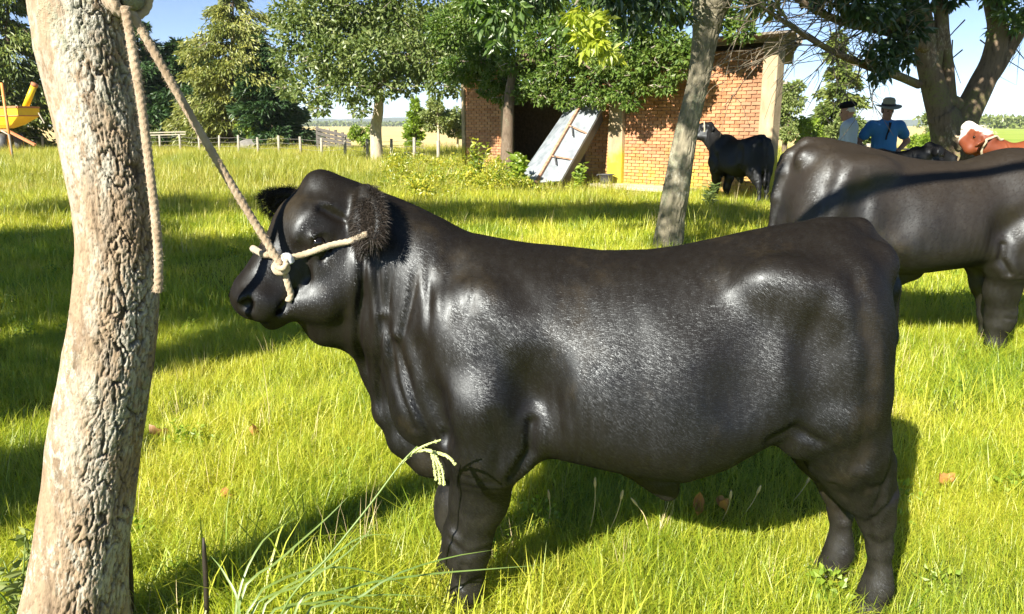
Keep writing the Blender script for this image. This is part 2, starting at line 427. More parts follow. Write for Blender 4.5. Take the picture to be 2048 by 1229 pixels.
def brick_mat():
    t = NT('brick_clay'); p = t.pos(); r1 = t.n('ObjectInfo').outputs['Random']; r2 = t.n('NewGeometry').outputs['Random Per Island']
    f = t.math('FRACT', t.math('ADD', r1, r2))
    c = t.ramp(f, [(.0, (.36, .155, .075)), (.35, (.45, .21, .10)), (.7, (.52, .27, .14)), (1., (.42, .20, .12))])
    z = t.n('SeparateXYZ', {0: p}).outputs[2]
    g = t.noise(14., p, 4, .7)
    c = t.mix(t.math('MULTIPLY', t.rng(g, .45, .75), .5), c, (.50, .30, .18))
    # yellow lichen film along the damp foot of the wall
    lim = t.math('ADD', t.math('MULTIPLY', t.noise(1.1, p, 3), 1.7), .15)
    li = t.math('MULTIPLY', t.rng(t.math('SUBTRACT', lim, z), 0., .9), t.rng(t.noise(5., p, 4), .3, .6))
    c = t.mix(t.math('MULTIPLY', li, .7), c, (.54, .42, .04))
    c = t.mix(t.math('MULTIPLY', t.rng(t.noise(.9, t.scaled(p, (1, 1, .35)), 4), .52, .68), .45), c, (.20, .13, .09))
    return t.principled(c, .9, t.bump(t.noise(70., p, 4), .7, .01), Specular_IOR_Level=.15)
M['brick'] = brick_mat()
M['mortar'] = simple('mortar', (.30, .19, .12), .95, .3, 12, .5)
def pier_mat():
    t = NT('pier_concrete'); p = t.pos(); z = t.n('SeparateXYZ', {0: p}).outputs[2]
    c = t.ramp(t.noise(7., t.scaled(p, (1, 1, .3)), 5), [(.3, (.27, .21, .13)), (.6, (.39, .31, .20)), (.8, (.46, .39, .28))])
    li = t.rng(t.math('SUBTRACT', t.math('ADD', t.math('MULTIPLY', t.noise(3., p, 3), .9), .45), z), -.1, .25)
    c = t.mix(t.math('MULTIPLY', li, .85), c, (.50, .44, .02))
    return t.principled(c, .9, t.bump(t.noise(40., p, 4), .6, .01), Specular_IOR_Level=.2)
M['pier'] = pier_mat()
M['concrete'] = simple('concrete', (.46, .40, .32), .92, .2, 5, .5)
M['grey_plank'] = simple('grey_plank', (.10, .092, .085), .9, .3, 9, .5)
M['stone'] = simple('stone', (.15, .145, .135), .9, .3, 4, .5)
M['old_wood'] = simple('old_wood', (.28, .24, .19), .9, .3, 9, .5)
M['white_post'] = simple('white_post', (.30, .275, .22), .85, .15, 9, .3)
M['roof_tin'] = simple('roof_tin', (.20, .17, .14), .6, .35, 3, .2, .3)
M['soffit'] = simple('soffit', (.10, .08, .06), .9, .3, 5)
def tin():
    t = NT('galvanised'); v = t.obj(); f = t.noise(5., v, 5)
    c = t.ramp(f, [(.35, (.19, .215, .24)), (.6, (.28, .31, .335)), (.8, (.24, .24, .23))])
    c = t.mix(t.rng(t.noise(9., t.scaled(v, (1, 1, .6)), 5, .7), .66, .76), c, (.30, .16, .08))
    return t.principled(c, t.rng(f, .3, .7, .45, .65), t.bump(t.noise(14., v, 3), .3, .02), Metallic=.15)
M['galv'] = tin()
M['rust'] = simple('rust', (.34, .20, .13), .85, .35, 14, .4)
M['rubber'] = simple('rubber', (.055, .058, .062), .6, .2, 10, .2)
M['wire'] = simple('wire', (.20, .19, .17), .6, .1, 5)
M['black_pipe'] = simple('black_pipe', (.03, .03, .032), .6, .1, 5)
M['yellow_paint'] = simple('yellow_paint', (.72, .47, .015), .45, .08, 3)
M['orange_paint'] = simple('orange_paint', (.62, .24, .06), .55, .15, 4)
M['red_oxide'] = simple('red_oxide', (.42, .16, .07), .7, .2, 5)
M['rope'] = None
def rope_mat(name, a, b):
    t = NT(name); v = t.obj(); f = t.noise(90., v, 3)
    c = t.mix(t.rng(t.noise(14., v, 3), .35, .65), a, b)
    return t.principled(c, .9, t.bump(t.noise(420., v, 3, .7), .8, .004), Specular_IOR_Level=.15, Sheen_Weight=.25)
M['rope'] = rope_mat('cream_rope', (.38, .30, .20), (.50, .41, .29))
M['old_rope'] = rope_mat('old_rope', (.34, .25, .165), (.48, .375, .26))
M['white_tape'] = simple('white_tape', (.62, .64, .68), .5, .1, 20)
def skin(name, c): return simple(name, c, .55, .12, 30, .1)
M['skin'] = skin('skin', (.40, .20, .13)); M['skin_dark'] = skin('skin_dark', (.30, .15, .10))
def cloth(name, col, var=.15):
    t = NT(name); v = t.obj(); f = t.noise(16., t.scaled(v, (1, 1, .5)), 4)
    c = t.mix(t.rng(f, .3, .7), tuple(x * (1 - var * .4) for x in col), tuple(min(1, x * (1 + var * .4)) for x in col))
    return t.principled(c, .9, t.bump(f, .3, .01), Specular_IOR_Level=.15)
M['shirt_white'] = cloth('shirt_white', (.48, .55, .62)); M['shirt_blue'] = cloth('shirt_blue', (.05, .19, .44))
M['trousers_dark'] = cloth('trousers_dark', (.018, .018, .022)); M['trousers_grey'] = cloth('trousers_grey', (.09, .10, .13))
M['felt_black'] = cloth('felt_black', (.012, .012, .014)); M['felt_green'] = cloth('felt_green', (.30, .29, .21))
M['lace'] = cloth('lace', (.02, .018, .018))
M['hill'] = simple('hill', (.07, .10, .06), .95, .3, .004)
M['dry_leaf'] = leaf_mat('dry_leaf', (.42, .18, .06), (.52, .26, .09), (.6, .36, .16), .3, .05, 4.)
M['cone_white'] = M['white_post']
# ------------------------------------------------------------------ cattle
def head_frame(yaw, pit, roll=0.):
    """axes of a head on an animal that faces -X: u to the muzzle, v up from the face, w to its left"""
    fw = np.array([-math.cos(yaw) * math.cos(pit), -math.sin(yaw) * math.cos(pit), -math.sin(pit)])
    w = np.array([math.sin(yaw), -math.cos(yaw), 0.])
    v = np.cross(fw, w)
    if v[2] < 0: v = -v
    c, s = math.cos(roll), math.sin(roll)
    return np.stack([fw, c * v - s * w, c * w + s * v], 1)
def ear_axes(R, q, ear_dir):
    """root, tip and face normal of an ear in head axes"""
    if ear_dir == 'droop':
        if q > 0: a = np.array([-.080, -.035, .10]) + R.T @ np.array([.022, 0, .024]); b = a + .168 * (R.T @ np.array([.16, -.62, -.72])); nn = R.T @ np.array([-.62, -.66, .3])
        else: a = np.array([-.04, .0, -.10]); b = np.array([.035, .075, -.250]); nn = np.array([1., .25, 0])
    else:
        a, b = np.array(ear_dir[0]) * [1, 1, q], np.array(ear_dir[1]) * [1, 1, q]; nn = np.array([1., .25, 0])
    ax = (b - a) / np.linalg.norm(b - a); nn = nn - ax * (nn @ ax); return a, b, nn / np.linalg.norm(nn)
def sculpt_head(K, O, R, s=1., ears=True, k=.03, ear_dir=((-.06, -.01, .10), (-.10, -.05, .26))):
    L = lambda u, v, w: O + s * (R @ np.array([u, v, w]))
    E = lambda c, r, k=k, cut=False, R2=None: K.ell(L(*c), np.array(r) * s, R if R2 is None else R @ R2, k, cut)
    C = lambda a, b, ra, rb, k=k, cut=False: K.cone(L(*a), L(*b), ra * s, rb * s, k, cut)
    E((.01, -.01, 0), (.115, .090, .108))
    E((-.058, .042, 0), (.052, .054, .046), .04)                      # poll
    E((.055, .045, 0), (.075, .05, .085), .03)                        # forehead
    C((.05, .0, 0), (.27, .012, 0), .088, .056, .03)                  # face
    E((.17, .03, 0), (.12, .032, .04), .03)                           # nose bridge
    for q in (-1, 1):
        E((.050, .030, .086 * q), (.060, .022, .016), .04)           # brow
        C((.265, -.07, .026 * q), (.19, -.145, .050 * q), .046, .062, .04)
        C((.19, -.145, .050 * q), (.06, -.165, .070 * q), .062, .08, .04)
        E((.07, -.085, .072 * q), (.105, .085, .042), .035)           # cheek
        E((.17, -.035, .052 * q), (.085, .028, .02), .03)             # cheek ridge
    E((.292, -.005, 0), (.064, .068, .082), .028)                        # muzzle
    E((.318, .008, 0), (.034, .045, .058), .02)                       # nose pad
    E((.292, -.078, 0), (.055, .036, .054), .02)                      # chin
    for q in (-1, 1):
        E((.30, -.030, .048 * q), (.045, .034, .030), .02)            # upper lip
        C((.345, -.045, .02 * q), (.27, -.060, .070 * q), .008, .009, .012, True)     # mouth line
        C((.27, -.060, .070 * q), (.215, -.055, .066 * q), .006, .004, .012, True)
        E((.330, .020, .062 * q), (.024, .019, .020), .008, True)     # nostril
        E((.312, .042, .058 * q), (.026, .010, .016), .012)           # nostril wing
        E((.076, -.018, .094 * q), (.040, .030, .021), .018)           # eyeball bulge
        C((.036, -.020, .106 * q), (.075, .008, .111 * q), .005, .007, .010); C((.075, .008, .111 * q), (.122, -.024, .096 * q), .007, .004, .010)      # upper lid
        E((.079, -.019, .119 * q), (.031, .0165, .015), .005, True)                                                                              # opening of the lids
        C((.05, -.048, .106 * q), (.11, -.056, .098 * q), .005, .005, .012, True)
        C((.12, -.005, .094 * q), (.17, -.06, .082 * q), .010, .006, .02, True)        # tear groove
        C((.00, .03, .100 * q), (-.03, -.10, .098 * q), .010, .008, .02, True)         # temple groove
    if ears:
        for q in (-1, 1):
            a, b, nn = ear_axes(R, q, ear_dir)
            C(a, a + .35 * (b - a), .026, .024, .03)
            ax = (b - a) / np.linalg.norm(b - a)
            R2 = np.stack([ax, np.cross(nn, ax), nn], 1)
            E(a + .56 * (b - a), (.092, .062, .024), .02, False, R2)
            E(a + .62 * (b - a) + nn * .022, (.062, .034, .015), .015, True, R2)
    return L
def sculpt_body(K, neck='loft', dx=(0, 0, 0, 0), bull=True):
    """torso, legs and tail; +-X is the long axis (animal faces -X), z=0 the ground"""
    X = lambda x: x - .40
    st = np.array([  # x, top, bottom, half width, widest height 0..1
        (-.56, 1.31, .97, .085, .5), (-.50, 1.315, .90, .105, .5), (-.45, 1.315, .84, .125, .5), (-.40, 1.305, .77, .142, .48), (-.36, 1.292, .68, .160, .46), (-.32, 1.276, .60, .178, .45),
        (-.27, 1.255, .545, .20, .45), (-.20, 1.222, .52, .228, .46), (-.12, 1.192, .51, .252, .47), (-.03, 1.178, .52, .268, .48),
        (.05, 1.165, .535, .285, .48), (.12, 1.156, .54, .300, .46), (.26, 1.142, .515, .325, .43), (.41, 1.147, .483, .335, .42), (.49, 1.157, .478, .335, .42),
        (.60, 1.178, .512, .322, .43), (.70, 1.200, .565, .305, .45), (.80, 1.218, .62, .288, .47), (.90, 1.232, .61, .278, .5), (.98, 1.237, .58, .268, .5), (1.05, 1.225, .56, .258, .5), (1.25, 1.20, .56, .25, .5)])
    sl = tuple(slice(0, n) for n in K.n); x, y, z = K.pts(sl); xx = x + .40
    if neck != 'loft': st[:, 1] = np.minimum(st[:, 1], 1.185 + .04 * (st[:, 0] > .3) + .06 * (st[:, 0] > .75))
    f = lambda i: np.interp(xx, st[:, 0], st[:, i])
    top, bot, hw, wz = f(1), f(2), f(3), f(4)
    wz = wz - .12 * smooth01(xx, -.2, .2) * (1 - .5 * smooth01(xx, .75, .95))
    zc = bot + (top - bot) * wz
    zn = np.where(z > zc, (z - zc) / (top - zc), (zc - z) / (zc - bot)); yn = np.abs(y) / hw
    p = np.where(z > zc, 1.95, 2.5)
    rho = (yn ** p + zn ** p) ** (1 / p)
    d = (rho - 1) * np.minimum(hw, .5 * (top - bot)) * .95
    rear = np.interp(z, [.4, .55, .62, .74, .91, 1.05, 1.127, 1.18, 1.216, 1.3], [1.05, 1.10, 1.115, 1.125, 1.115, 1.095, 1.075, 1.05, 1.02, .97]) - np.clip(np.abs(y) - .045, 0, 1) * .58
    def smax(a, b, k): h = np.clip(.5 - .5 * (a - b) / k, 0, 1); return a * (1 - h) + b * h + k * h * (1 - h)
    d = smax(d, (xx - rear) * .9, .07)
    if neck == 'loft':
        fr = np.interp(z, [.4, .5, .56, .62, .70, .78, .84, .90, 1.0, 1.2, 1.4], [-.20, -.27, -.33, -.365, -.385, -.395, -.40, -.46, -.52, -.56, -.56])
        d = smax(d, (fr - xx) * .9, .06)
    else:
        fr = np.interp(z, [.4, .5, .56, .62, .70, .9, 1.1, 1.4], [-.20, -.27, -.33, -.35, -.35, -.33, -.25, -.15])
        d = smax(d, (fr - xx) * .9, .08)
    K.D[:] = d.astype(np.float32)
    W = lambda a, b, c: (X(a), b, c)
    for q, dF, dH in ((-1, dx[0], dx[2]), (1, dx[1], dx[3])):
        # shoulder and foreleg
        K.ell(W(-.10, .183 * q, .84), (.155, .075, .23), None, .07)
        K.ell(W(-.27, .125 * q, .71), (.085, .075, .12), None, .05)
        F = dF
        K.chain([(W(-.09 + F * .2, .185 * q, .74), .13), (W(-.075 + F * .5, .165 * q, .585), .108), (W(-.097 + F * .8, .130 * q, .42), .080), (W(-.135 + F, .112 * q, .28), .070)], .05)
        K.chain([(W(-.135 + F, .112 * q, .29), .072), (W(-.138 + F, .108 * q, .22), .066), (W(-.135 + F, .105 * q, .155), .042), (W(-.140 + F, .104 * q, .105), .049), (W(-.155 + F, .104 * q, .06), .044), (W(-.165 + F, .104 * q, .03), .052)], .03)
        K.ell(W(-.165 + F, .115 * q, .25), (.038, .05, .055), None, .03)                # knee cap
        K.ell(W(.015, .17 * q, .60), (.06, .055, .07), None, .05)                      # elbow
        # thigh and hind leg
        H = dH
        K.ell(W(.905, .150 * q, .86), (.155, .112, .27), None, .09)
        K.ell(W(.875, .195 * q, .70), (.085, .065, .14), None, .06)                    # stifle
        K.chain([(W(.935, .155 * q, .74), .128), (W(.975 + H * .4, .142 * q, .58), .110), (W(1.035 + H * .8, .118 * q, .47), .080), (W(1.085 + H, .108 * q, .385), .060)], .05)
        K.chain([(W(1.030, .130 * q, .66), .05), (W(1.098 + H * .8, .114 * q, .53), .030), (W(1.128 + H, .106 * q, .435), .027)], .04)    # hamstring to point of hock
        K.chain([(W(1.100 + H, .106 * q, .41), .054), (W(1.110 + H, .105 * q, .33), .048), (W(1.130 + H, .103 * q, .24), .034), (W(1.138 + H, .102 * q, .155), .032), (W(1.138 + H, .102 * q, .105), .042), (W(1.123 + H, .102 * q, .06), .038), (W(1.117 + H, .102 * q, .03), .052)], .03)
        K.ell(W(.80, .215 * q, 1.03), (.10, .045, .07), None, .09)                     # hip
        K.ell(W(1.035, .10 * q, 1.12), (.05, .04, .06), None, .05)                      # pin bone
        # hollows: behind the shoulder blade, between hip and thigh
        K.chain([(W(-.275, .235 * q, .90), .024), (W(-.225, .255 * q, .76), .026), (W(-.185, .235 * q, .66), .02)], .06, True)
        K.ell(W(.06, .350 * q, .785), (.065, .10, .13), None, .07, True)
        K.ell(W(.61, .395 * q, .86), (.085, .085, .12), None, .10, True)
        K.chain([(W(.80, .345 * q, .95), .045), (W(.865, .325 * q, .80), .04)], .09, True)
        K.ell(W(.915, .255 * q, .80), (.06, .035, .11), None, .07)
        K.ell(W(.71, .195 * q, 1.085), (.075, .04, .05), None, .10)
    # flank fold, hollow before the hip, dewlap, sheath, tail
    for q in (-1, 1):
        K.cone(W(.80, .22 * q, .63), W(.93, .20 * q, .80), .035, .03, .06)
        K.ell(W(.64, .345 * q, 1.02), (.11, .045, .07), None, .10, True)
        K.ell(W(.085, .335 * q, .80), (.04, .05, .16), None, .08, True)
    K.chain([(W(-.405, 0, .86), .030), (W(-.405, 0, .74), .032), (W(-.385, 0, .64), .036), (W(-.335, 0, .55), .042), (W(-.26, 0, .49), .05), (W(-.17, 0, .475), .06)], .05)
    if bull:
        K.chain([(W(.38, 0, .50), .075), (W(.46, -.01, .44), .056), (W(.49, -.012, .385), .036)], .04)
        K.ell(W(.90, 0, .56), (.045, .055, .06), None, .03)
    K.chain([(W(.90, 0, 1.20), .035), (W(1.01, 0, 1.198), .038), (W(1.078, 0, 1.13), .039), (W(1.110, 0, 1.03), .038), (W(1.126, 0, .88), .034), (W(1.128, 0, .70), .026), (W(1.130, 0, .55), .020)], .02)
    K.chain([(W(1.130, 0, .55), .022), (W(1.125, 0, .44), .034), (W(1.125, 0, .35), .02)], .02)
def xz(*q): return [tuple(P(px, py, Y)[[0, 2]]) for px, py, Y in q]
CREASES = [
    (xz((1700, 560, 2.02), (1718, 680, 2.02), (1705, 800, 2.05), (1690, 900, 2.07)), .008, .026),      # between the thigh muscles
    (xz((1640, 600, 2.0), (1600, 720, 1.98), (1585, 800, 2.0)), .006, .03),
    (xz((1765, 870, 2.1), (1750, 940, 2.1), (1738, 1000, 2.1)), .009, .011),                            # hock tendon
    (xz((1790, 985, 2.1), (1757, 1005, 2.1), (1735, 1045, 2.1), (1745, 1110, 2.1)), .006, .010),
    (xz((1648, 950, 2.1), (1690, 1000, 2.1), (1703, 1050, 2.1)), .006, .010),
    (xz((1690, 930, 2.08), (1720, 960, 2.08), (1742, 955, 2.08)), .004, .012),
    (xz((905, 520, 2.04), (930, 640, 2.0), (1010, 720, 1.98), (1068, 800, 1.98)), .007, .036),          # shoulder blade
    (xz((790, 690, 2.06), (828, 800, 2.05), (868, 880, 2.05)), .011, .013),                             # point of the shoulder
    (xz((768, 640, 2.1), (796, 760, 2.1), (832, 850, 2.08)), .007, .010),
    (xz((1062, 845, 2.0), (1058, 895, 2.02), (1022, 935, 2.05)), .013, .014),                           # behind the elbow
    (xz((985, 820, 2.0), (1000, 880, 2.02), (990, 930, 2.05)), .005, .018),
    (xz((893, 860, 2.07), (906, 960, 2.07), (912, 1050, 2.1)), .006, .012),                             # front of the forearm
    (xz((925, 925, 2.07), (1000, 938, 2.07)), .0025, .006), (xz((930, 948, 2.07), (1000, 957, 2.07)), .0022, .006),
    (xz((900, 1070, 2.1), (935, 1095, 2.1), (975, 1090, 2.1)), .004, .009), (xz((925, 1120, 2.1), (922, 1170, 2.1)), .005, .008),
    (xz((1530, 870, 2.0), (1580, 850, 1.99), (1625, 870, 2.02)), .008, .014),                           # flank fold
    (xz((1250, 560, 1.98), (1290, 700, 1.95), (1270, 860, 1.98)), .001, .03), (xz((1350, 560, 1.98), (1390, 700, 1.95), (1370, 850, 1.98)), .001, .03),
]
def body_wrinkles(V, N, head_o=None):
    """loose skin: upright folds on the neck and behind the shoulder, muscle ripple elsewhere"""
    x = V[:, 0] + .40; y = V[:, 1]; z = V[:, 2]
    side = smooth01(np.abs(N[:, 1]), .25, .7)
    m = smooth01(x, -.52, -.44) * (1 - smooth01(x, -.24, .0)) * smooth01(z, .66, .80) * (1 - smooth01(z, 1.10, 1.24)) * side
    d = np.zeros(len(V))
    for i, (x0, sl, wd, am, z0, z1) in enumerate([(-.425, .10, .010, .012, .62, 1.30), (-.375, .16, .009, .010, .70, 1.22), (-.335, .20, .010, .009, .78, 1.16), (-.285, .26, .011, .008, .84, 1.16), (-.235, .22, .010, .005, .90, 1.18), (-.17, .2, .009, .0035, .95, 1.17), (-.115, .22, .008, .004, .98, 1.17), (-.385, .02, .012, .010, .58, .80)]):
        xc = x0 + sl * (1.0 - z) * -.35 + .012 * np.sin(z * 13 + i * 2.1 + y * 3)
        fall = smooth01(z, z0, z0 + .12) * (1 - smooth01(z, z1 - .14, z1)) * side
        g = (x - xc) / wd
        d += am * fall * (-np.exp(-g * g) + .55 * np.exp(-((g + 2.0) / 1.5) ** 2))
    ph2 = (x + .06 * (z - .7) + .012 * vnoise(np.stack([z * 6, x * 9, y], 1))) / .034; cre2 = 1 - np.abs(2 * (ph2 - np.floor(ph2)) - 1)
    m2 = smooth01(x, .06, .12) * (1 - smooth01(x, .24, .36)) * smooth01(z, .55, .62) * (1 - smooth01(z, .72, .86)) * side
    d += -.0018 * m2 * smooth01(1 - cre2, .3, 1.)
    # muscle and joint creases, as lines over the side of the body (x, z)
    for pts, am, wd in CREASES:
        pts = np.array(pts); dm = np.full(len(x), 9.)
        for (x1, z1), (x2, z2) in zip(pts[:-1], pts[1:]):
            L2 = (x2 - x1) ** 2 + (z2 - z1) ** 2; t = np.clip(((x - x1) * (x2 - x1) + (z - z1) * (z2 - z1)) / L2, 0, 1)
            dm = np.minimum(dm, np.hypot(x - x1 - t * (x2 - x1), z - z1 - t * (z2 - z1)))
        d += side * am * (-np.exp(-(dm / wd) ** 2) + .35 * np.exp(-((dm - 2.2 * wd) / (1.2 * wd)) ** 2))
    d += .012 * (fbm(np.stack([x * 5, y * 5, z * 5], 1), 2) - .5) * smooth01(z, .45, .6)
    d += .0012 * (fbm(np.stack([x * 30, y * 30, z * 14], 1), 2) - .5)
    return V + N * d[:, None]
def hooves(root, Fx, mat):
    for (x, y) in Fx:
        b = MB()
        for q in (-1, 1):
            yy = y + q * .028
            ring = np.array([(x + .055 * math.cos(a) - .01, yy + .027 * math.sin(a), 0) for a in np.linspace(0, 2 * math.pi, 10, endpoint=False)])
            top = ring * [1, 1, 1]; top[:, 0] = x + .01 + (ring[:, 0] - x) * .72; top[:, 1] = yy + (ring[:, 1] - yy) * .9; top[:, 2] = .058
            i = np.arange(10); j = (i + 1) % 10
            b.add(np.concatenate([ring, top]), np.stack([i, j, j + 10, i + 10], 1), np.array([list(range(10, 20))]), np.array([list(range(9, -1, -1))]))
        b.build('hoof', mat, root)
def hair_tuft(root, name, pts, nrm, length, width, mat, droop=.3, spread=.35, seed=0):
    """short strands standing on the given points"""
    r = np.random.default_rng(seed); n = len(pts)
    d = nrm + r.normal(0, spread, (n, 3)); d[:, 2] -= droop; d /= np.linalg.norm(d, axis=1)[:, None]
    L = length * r.uniform(.5, 1.2, n)[:, None]; s = np.cross(d, r.normal(0, 1, (n, 3))); s /= np.linalg.norm(s, axis=1)[:, None]
    mid = pts + d * L * .55; tip = pts + d * L - np.array([0, 0, 1.]) * L * .25
    V = np.stack([pts - s * width, pts + s * width, mid + s * width * .8, mid - s * width * .8, tip], 1).reshape(-1, 3)
    b = np.arange(n)[:, None] * 5
    return ob(name, V, [b + [[0, 1, 2, 3]], b + [[3, 2, 4]]], mat, root)
def make_cow(name, label, cat, mat, h=.012, head=None, neck='cone', dx=(0, 0, 0, 0), group=None, bull=True, neck_r=(.19, .115), marks=None):
    root = empty(name); tag(root, label, cat, group)
    lo, hi = [-1.08, -.40, -.01], [.90, .40, 1.46]
    if head is not None:
        O = np.array(head['o'], float); O[0] -= .40
        lo = np.minimum(lo, O - .42); hi = np.maximum(hi, O + .42)
    K = Clay(lo, hi, h)
    sculpt_body(K, neck, dx, bull)
    L = None
    if head is not None:
        R = head_frame(*head['rot']); s = head.get('s', 1.)
        if neck == 'cone':
            a = np.array([-.58, 0, .98]); back = O + s * (R @ np.array([-.05, -.07, 0]))
            K.cone(a + [.12, 0, .02], a, .23, neck_r[0], .08); K.cone(a, back, neck_r[0], neck_r[1], .06)
            K.cone(a + [-.02, 0, -.16], O + s * (R @ np.array([.08, -.15, 0])), .12, .07, .06)
        L = sculpt_head(K, O, R, s, ear_dir=head.get('ears', ((-.06, -.01, .10), (-.10, -.05, .26))))
        if head.get('extra'): head['extra'](K, L)
    V, F = K.mesh(2)
    V = body_wrinkles(V, vnormals(V, F))
    body = ob('body', V, F, mat, root, attrs={'mark': marks(V)} if marks else None)
    root_vf = (V, F)
    hooves(root, [(-.57 + dx[0], -.104), (-.57 + dx[1], .104), (.712 + dx[2], -.102), (.712 + dx[3], .102)], M['hoof'])
    if L is not None:
        for q in (-1, 1):
            c = L(.079, -.019, .0975 * q); r = .0215 * head.get('s', 1.)
            th = np.linspace(0, math.pi, 9); pz = r * np.cos(th); rr = r * np.sin(th) + 1e-5
            V2, Q, T = tube(np.stack([0 * pz, 0 * pz, pz], 1), rr, 12)
            ob('eye', V2 + c, [Q, T], M['eye'], root)
    make_cow.last = (V, F); return root, body, L

def coat_hair(root, V, F, n, length, width, mat, seed, flow=(1., 0, -.55), tilt=.16, bare=(), short=None):
    """a coat of short strands lying back along the skin"""
    r = np.random.default_rng(seed); a = np.linalg.norm(np.cross(V[F[:, 2]] - V[F[:, 0]], V[F[:, 3]] - V[F[:, 1]]), axis=1)
    N = vnormals(V, F); k = r.choice(len(F), n, p=a / a.sum()); u, v = r.random((2, n, 1)); q = F[k]
    p = (V[q[:, 0]] * (1 - u) + V[q[:, 1]] * u) * (1 - v) + (V[q[:, 3]] * (1 - u) + V[q[:, 2]] * u) * v
    nr = N[q[:, 0]] + N[q[:, 2]]; nr /= np.linalg.norm(nr, axis=1)[:, None] + 1e-9
    ok = np.ones(n, bool)
    for c, rr in bare: ok &= np.linalg.norm(p - np.asarray(c), axis=1) > rr
    p, nr = p[ok], nr[ok]; n = len(p)
    sw = np.stack([fbm(p * 5.5, 2) - .5, fbm(p * 5.5 + 31, 2) - .5, fbm(p * 5.5 + 67, 2) - .5], 1)
    d = np.array(flow)[None] + 1.6 * sw + r.normal(0, .16, (n, 3)); d -= nr * (d * nr).sum(1)[:, None]; d /= np.linalg.norm(d, axis=1)[:, None] + 1e-9
    d = d + nr * (tilt * r.uniform(.3, 1.5, n))[:, None]
    s = np.cross(nr, d); s /= np.linalg.norm(s, axis=1)[:, None] + 1e-9; s = s + nr * r.normal(0, .07, n)[:, None]
    L = length * r.uniform(.6, 1.3, n)[:, None]
    if short is not None: L = L * np.where(np.linalg.norm(p - np.asarray(short[0]), axis=1) < short[1], .55, 1.)[:, None]
    p = p - nr * .0008
    T = np.stack([p - s * width, p + s * width, p + d * L], 1).reshape(-1, 3)
    o = ob('coat_hair', T, np.arange(3 * n).reshape(-1, 3), mat, root, False); o['kind'] = 'stuff'; return o
# ------------------------------------------------------------------ the setting: ground, far wood, hills
def grid_ground():
    xs = np.concatenate([-np.geomspace(4000, 40, 24), np.linspace(-35, 35, 36), np.geomspace(40, 4000, 24)])
    ys = np.concatenate([-np.geomspace(300, 8, 10), np.linspace(-6, 60, 45), np.geomspace(64, 6000, 40)])
    X, Y = np.meshgrid(xs, ys, indexing='ij'); Z = np.zeros_like(X)
    near = (np.abs(X) < 200) & (Y < 250) & (Y > 3.5)
    Z += near * .05 * (fbm(np.stack([X.ravel() * .35, Y.ravel() * .35, 0 * X.ravel()], 1), 2).reshape(X.shape) - .5)
    n, m = X.shape; i = np.arange(n - 1)[:, None] * m + np.arange(m - 1)[None]
    return np.stack([X, Y, Z], -1).reshape(-1, 3), np.stack([i, i + m, i + m + 1, i + 1], -1).reshape(-1, 4)
V, F = grid_ground()
tag(ob('ground', V, F, M['ground']), kind='structure')
def hill_ridge(name, Y, x0, x1, h, seed, depth=400.):
    xs = np.linspace(x0, x1, 120); rows = []
    for k, (dy, f) in enumerate([(0, 0.), (.25, .55), (.55, .95), (.8, 1.), (1.3, .5), (2., -.02)]):
        prof = .45 + .75 * fbm(np.stack([xs / (x1 - x0) * 16 + seed, 0 * xs, 0 * xs], 1), 3)
        edge = smooth01(xs, x0, x0 + .1 * (x1 - x0)) * (1 - smooth01(xs, x1 - .1 * (x1 - x0), x1))
        rows.append(np.stack([xs, Y + dy * depth + 0 * xs, h * f * prof * edge - .5], 1))
    V = np.concatenate(rows); m = 120; i = np.arange(len(rows) - 1)[:, None] * m + np.arange(m - 1)[None]
    return tag(ob(name, V, np.stack([i, i + 1, i + m + 1, i + m], -1).reshape(-1, 4), M['hill']), kind='structure')
hill_ridge('hill', 3200, -2600, 900, 46, 3.)
hill_ridge('hill', 2600, 600, 3600, 26, 9.)

# ------------------------------------------------------------------ the brick shed
SA = np.array([5.65, 17.0]); SD = np.array([-.688, .726]); SN = np.array([-.726, -.688])
SBK = np.array([.26, .966])                       # the side walls run back along this
def WS(s, z, out=0.):
    p = SA + SD * s + (SN * out if out > -.5 else SBK * -out); return np.array([p[0], p[1], z])
def s_of(px):
    u = (px - 1024) / FPX * CP
    return (SA[0] - u * SA[1]) / (u * SD[1] - SD[0])
SR = np.stack([np.append(SD, 0), np.append(SN, 0), [0, 0, 1]], 1)      # wall axes: along, outward, up
shed = empty('brick_shed', (SA[0], SA[1], 0)); SO = np.array([SA[0], SA[1], 0])
tag(shed, 'open fronted shed of orange brick with concrete piers and a dark flat roof', 'shed')
def wbox(mb, s0, s1, z0, z1, o0, o1): mb.box(WS((s0 + s1) / 2, (z0 + z1) / 2, (o0 + o1) / 2) - SO, (s1 - s0, o1 - o0, z1 - z0), SR)
s_r0, s_r1 = .02, s_of(1521); s_end = s_of(1172); s_l0, s_l1 = s_of(1010), s_of(932); WALL_H = 3.12; S_LEN = s_l1 + .15
for a, b in ((s_r1, s_end), (s_l0 + .12, s_l1)):
    m = MB(); wbox(m, a, b, -.1, WALL_H, -.22, -.016); m.build('wall', M['mortar'], shed)
m = MB(); m.bar(WS(.1, 1.45, -4.1) - SO, WS(S_LEN, 1.45, -4.1) - SO, .2, 3.1); m.build('back_wall', M['mortar'], shed)
for s in (.16, S_LEN - .1):
    m = MB(); m.bar(WS(s, 1.45, -.24) - SO, WS(s, 1.45, -4.0) - SO, .2, 3.1); m.build('side_wall', M['mortar'], shed)
for s0, s1, o in ((s_r0, s_r1 - .004, .10), (s_of(1251), s_of(1223), .13), (s_l0, s_l0 + .118, .06), (s_l1 + .002, S_LEN, .06)):
    m = MB(); wbox(m, s0, s1, -.1, WALL_H + .1, -.215, o); o_ = m.build('pier', M['pier'], shed)
    bv = o_.modifiers.new('soft', 'BEVEL'); bv.width = .02; bv.segments = 2
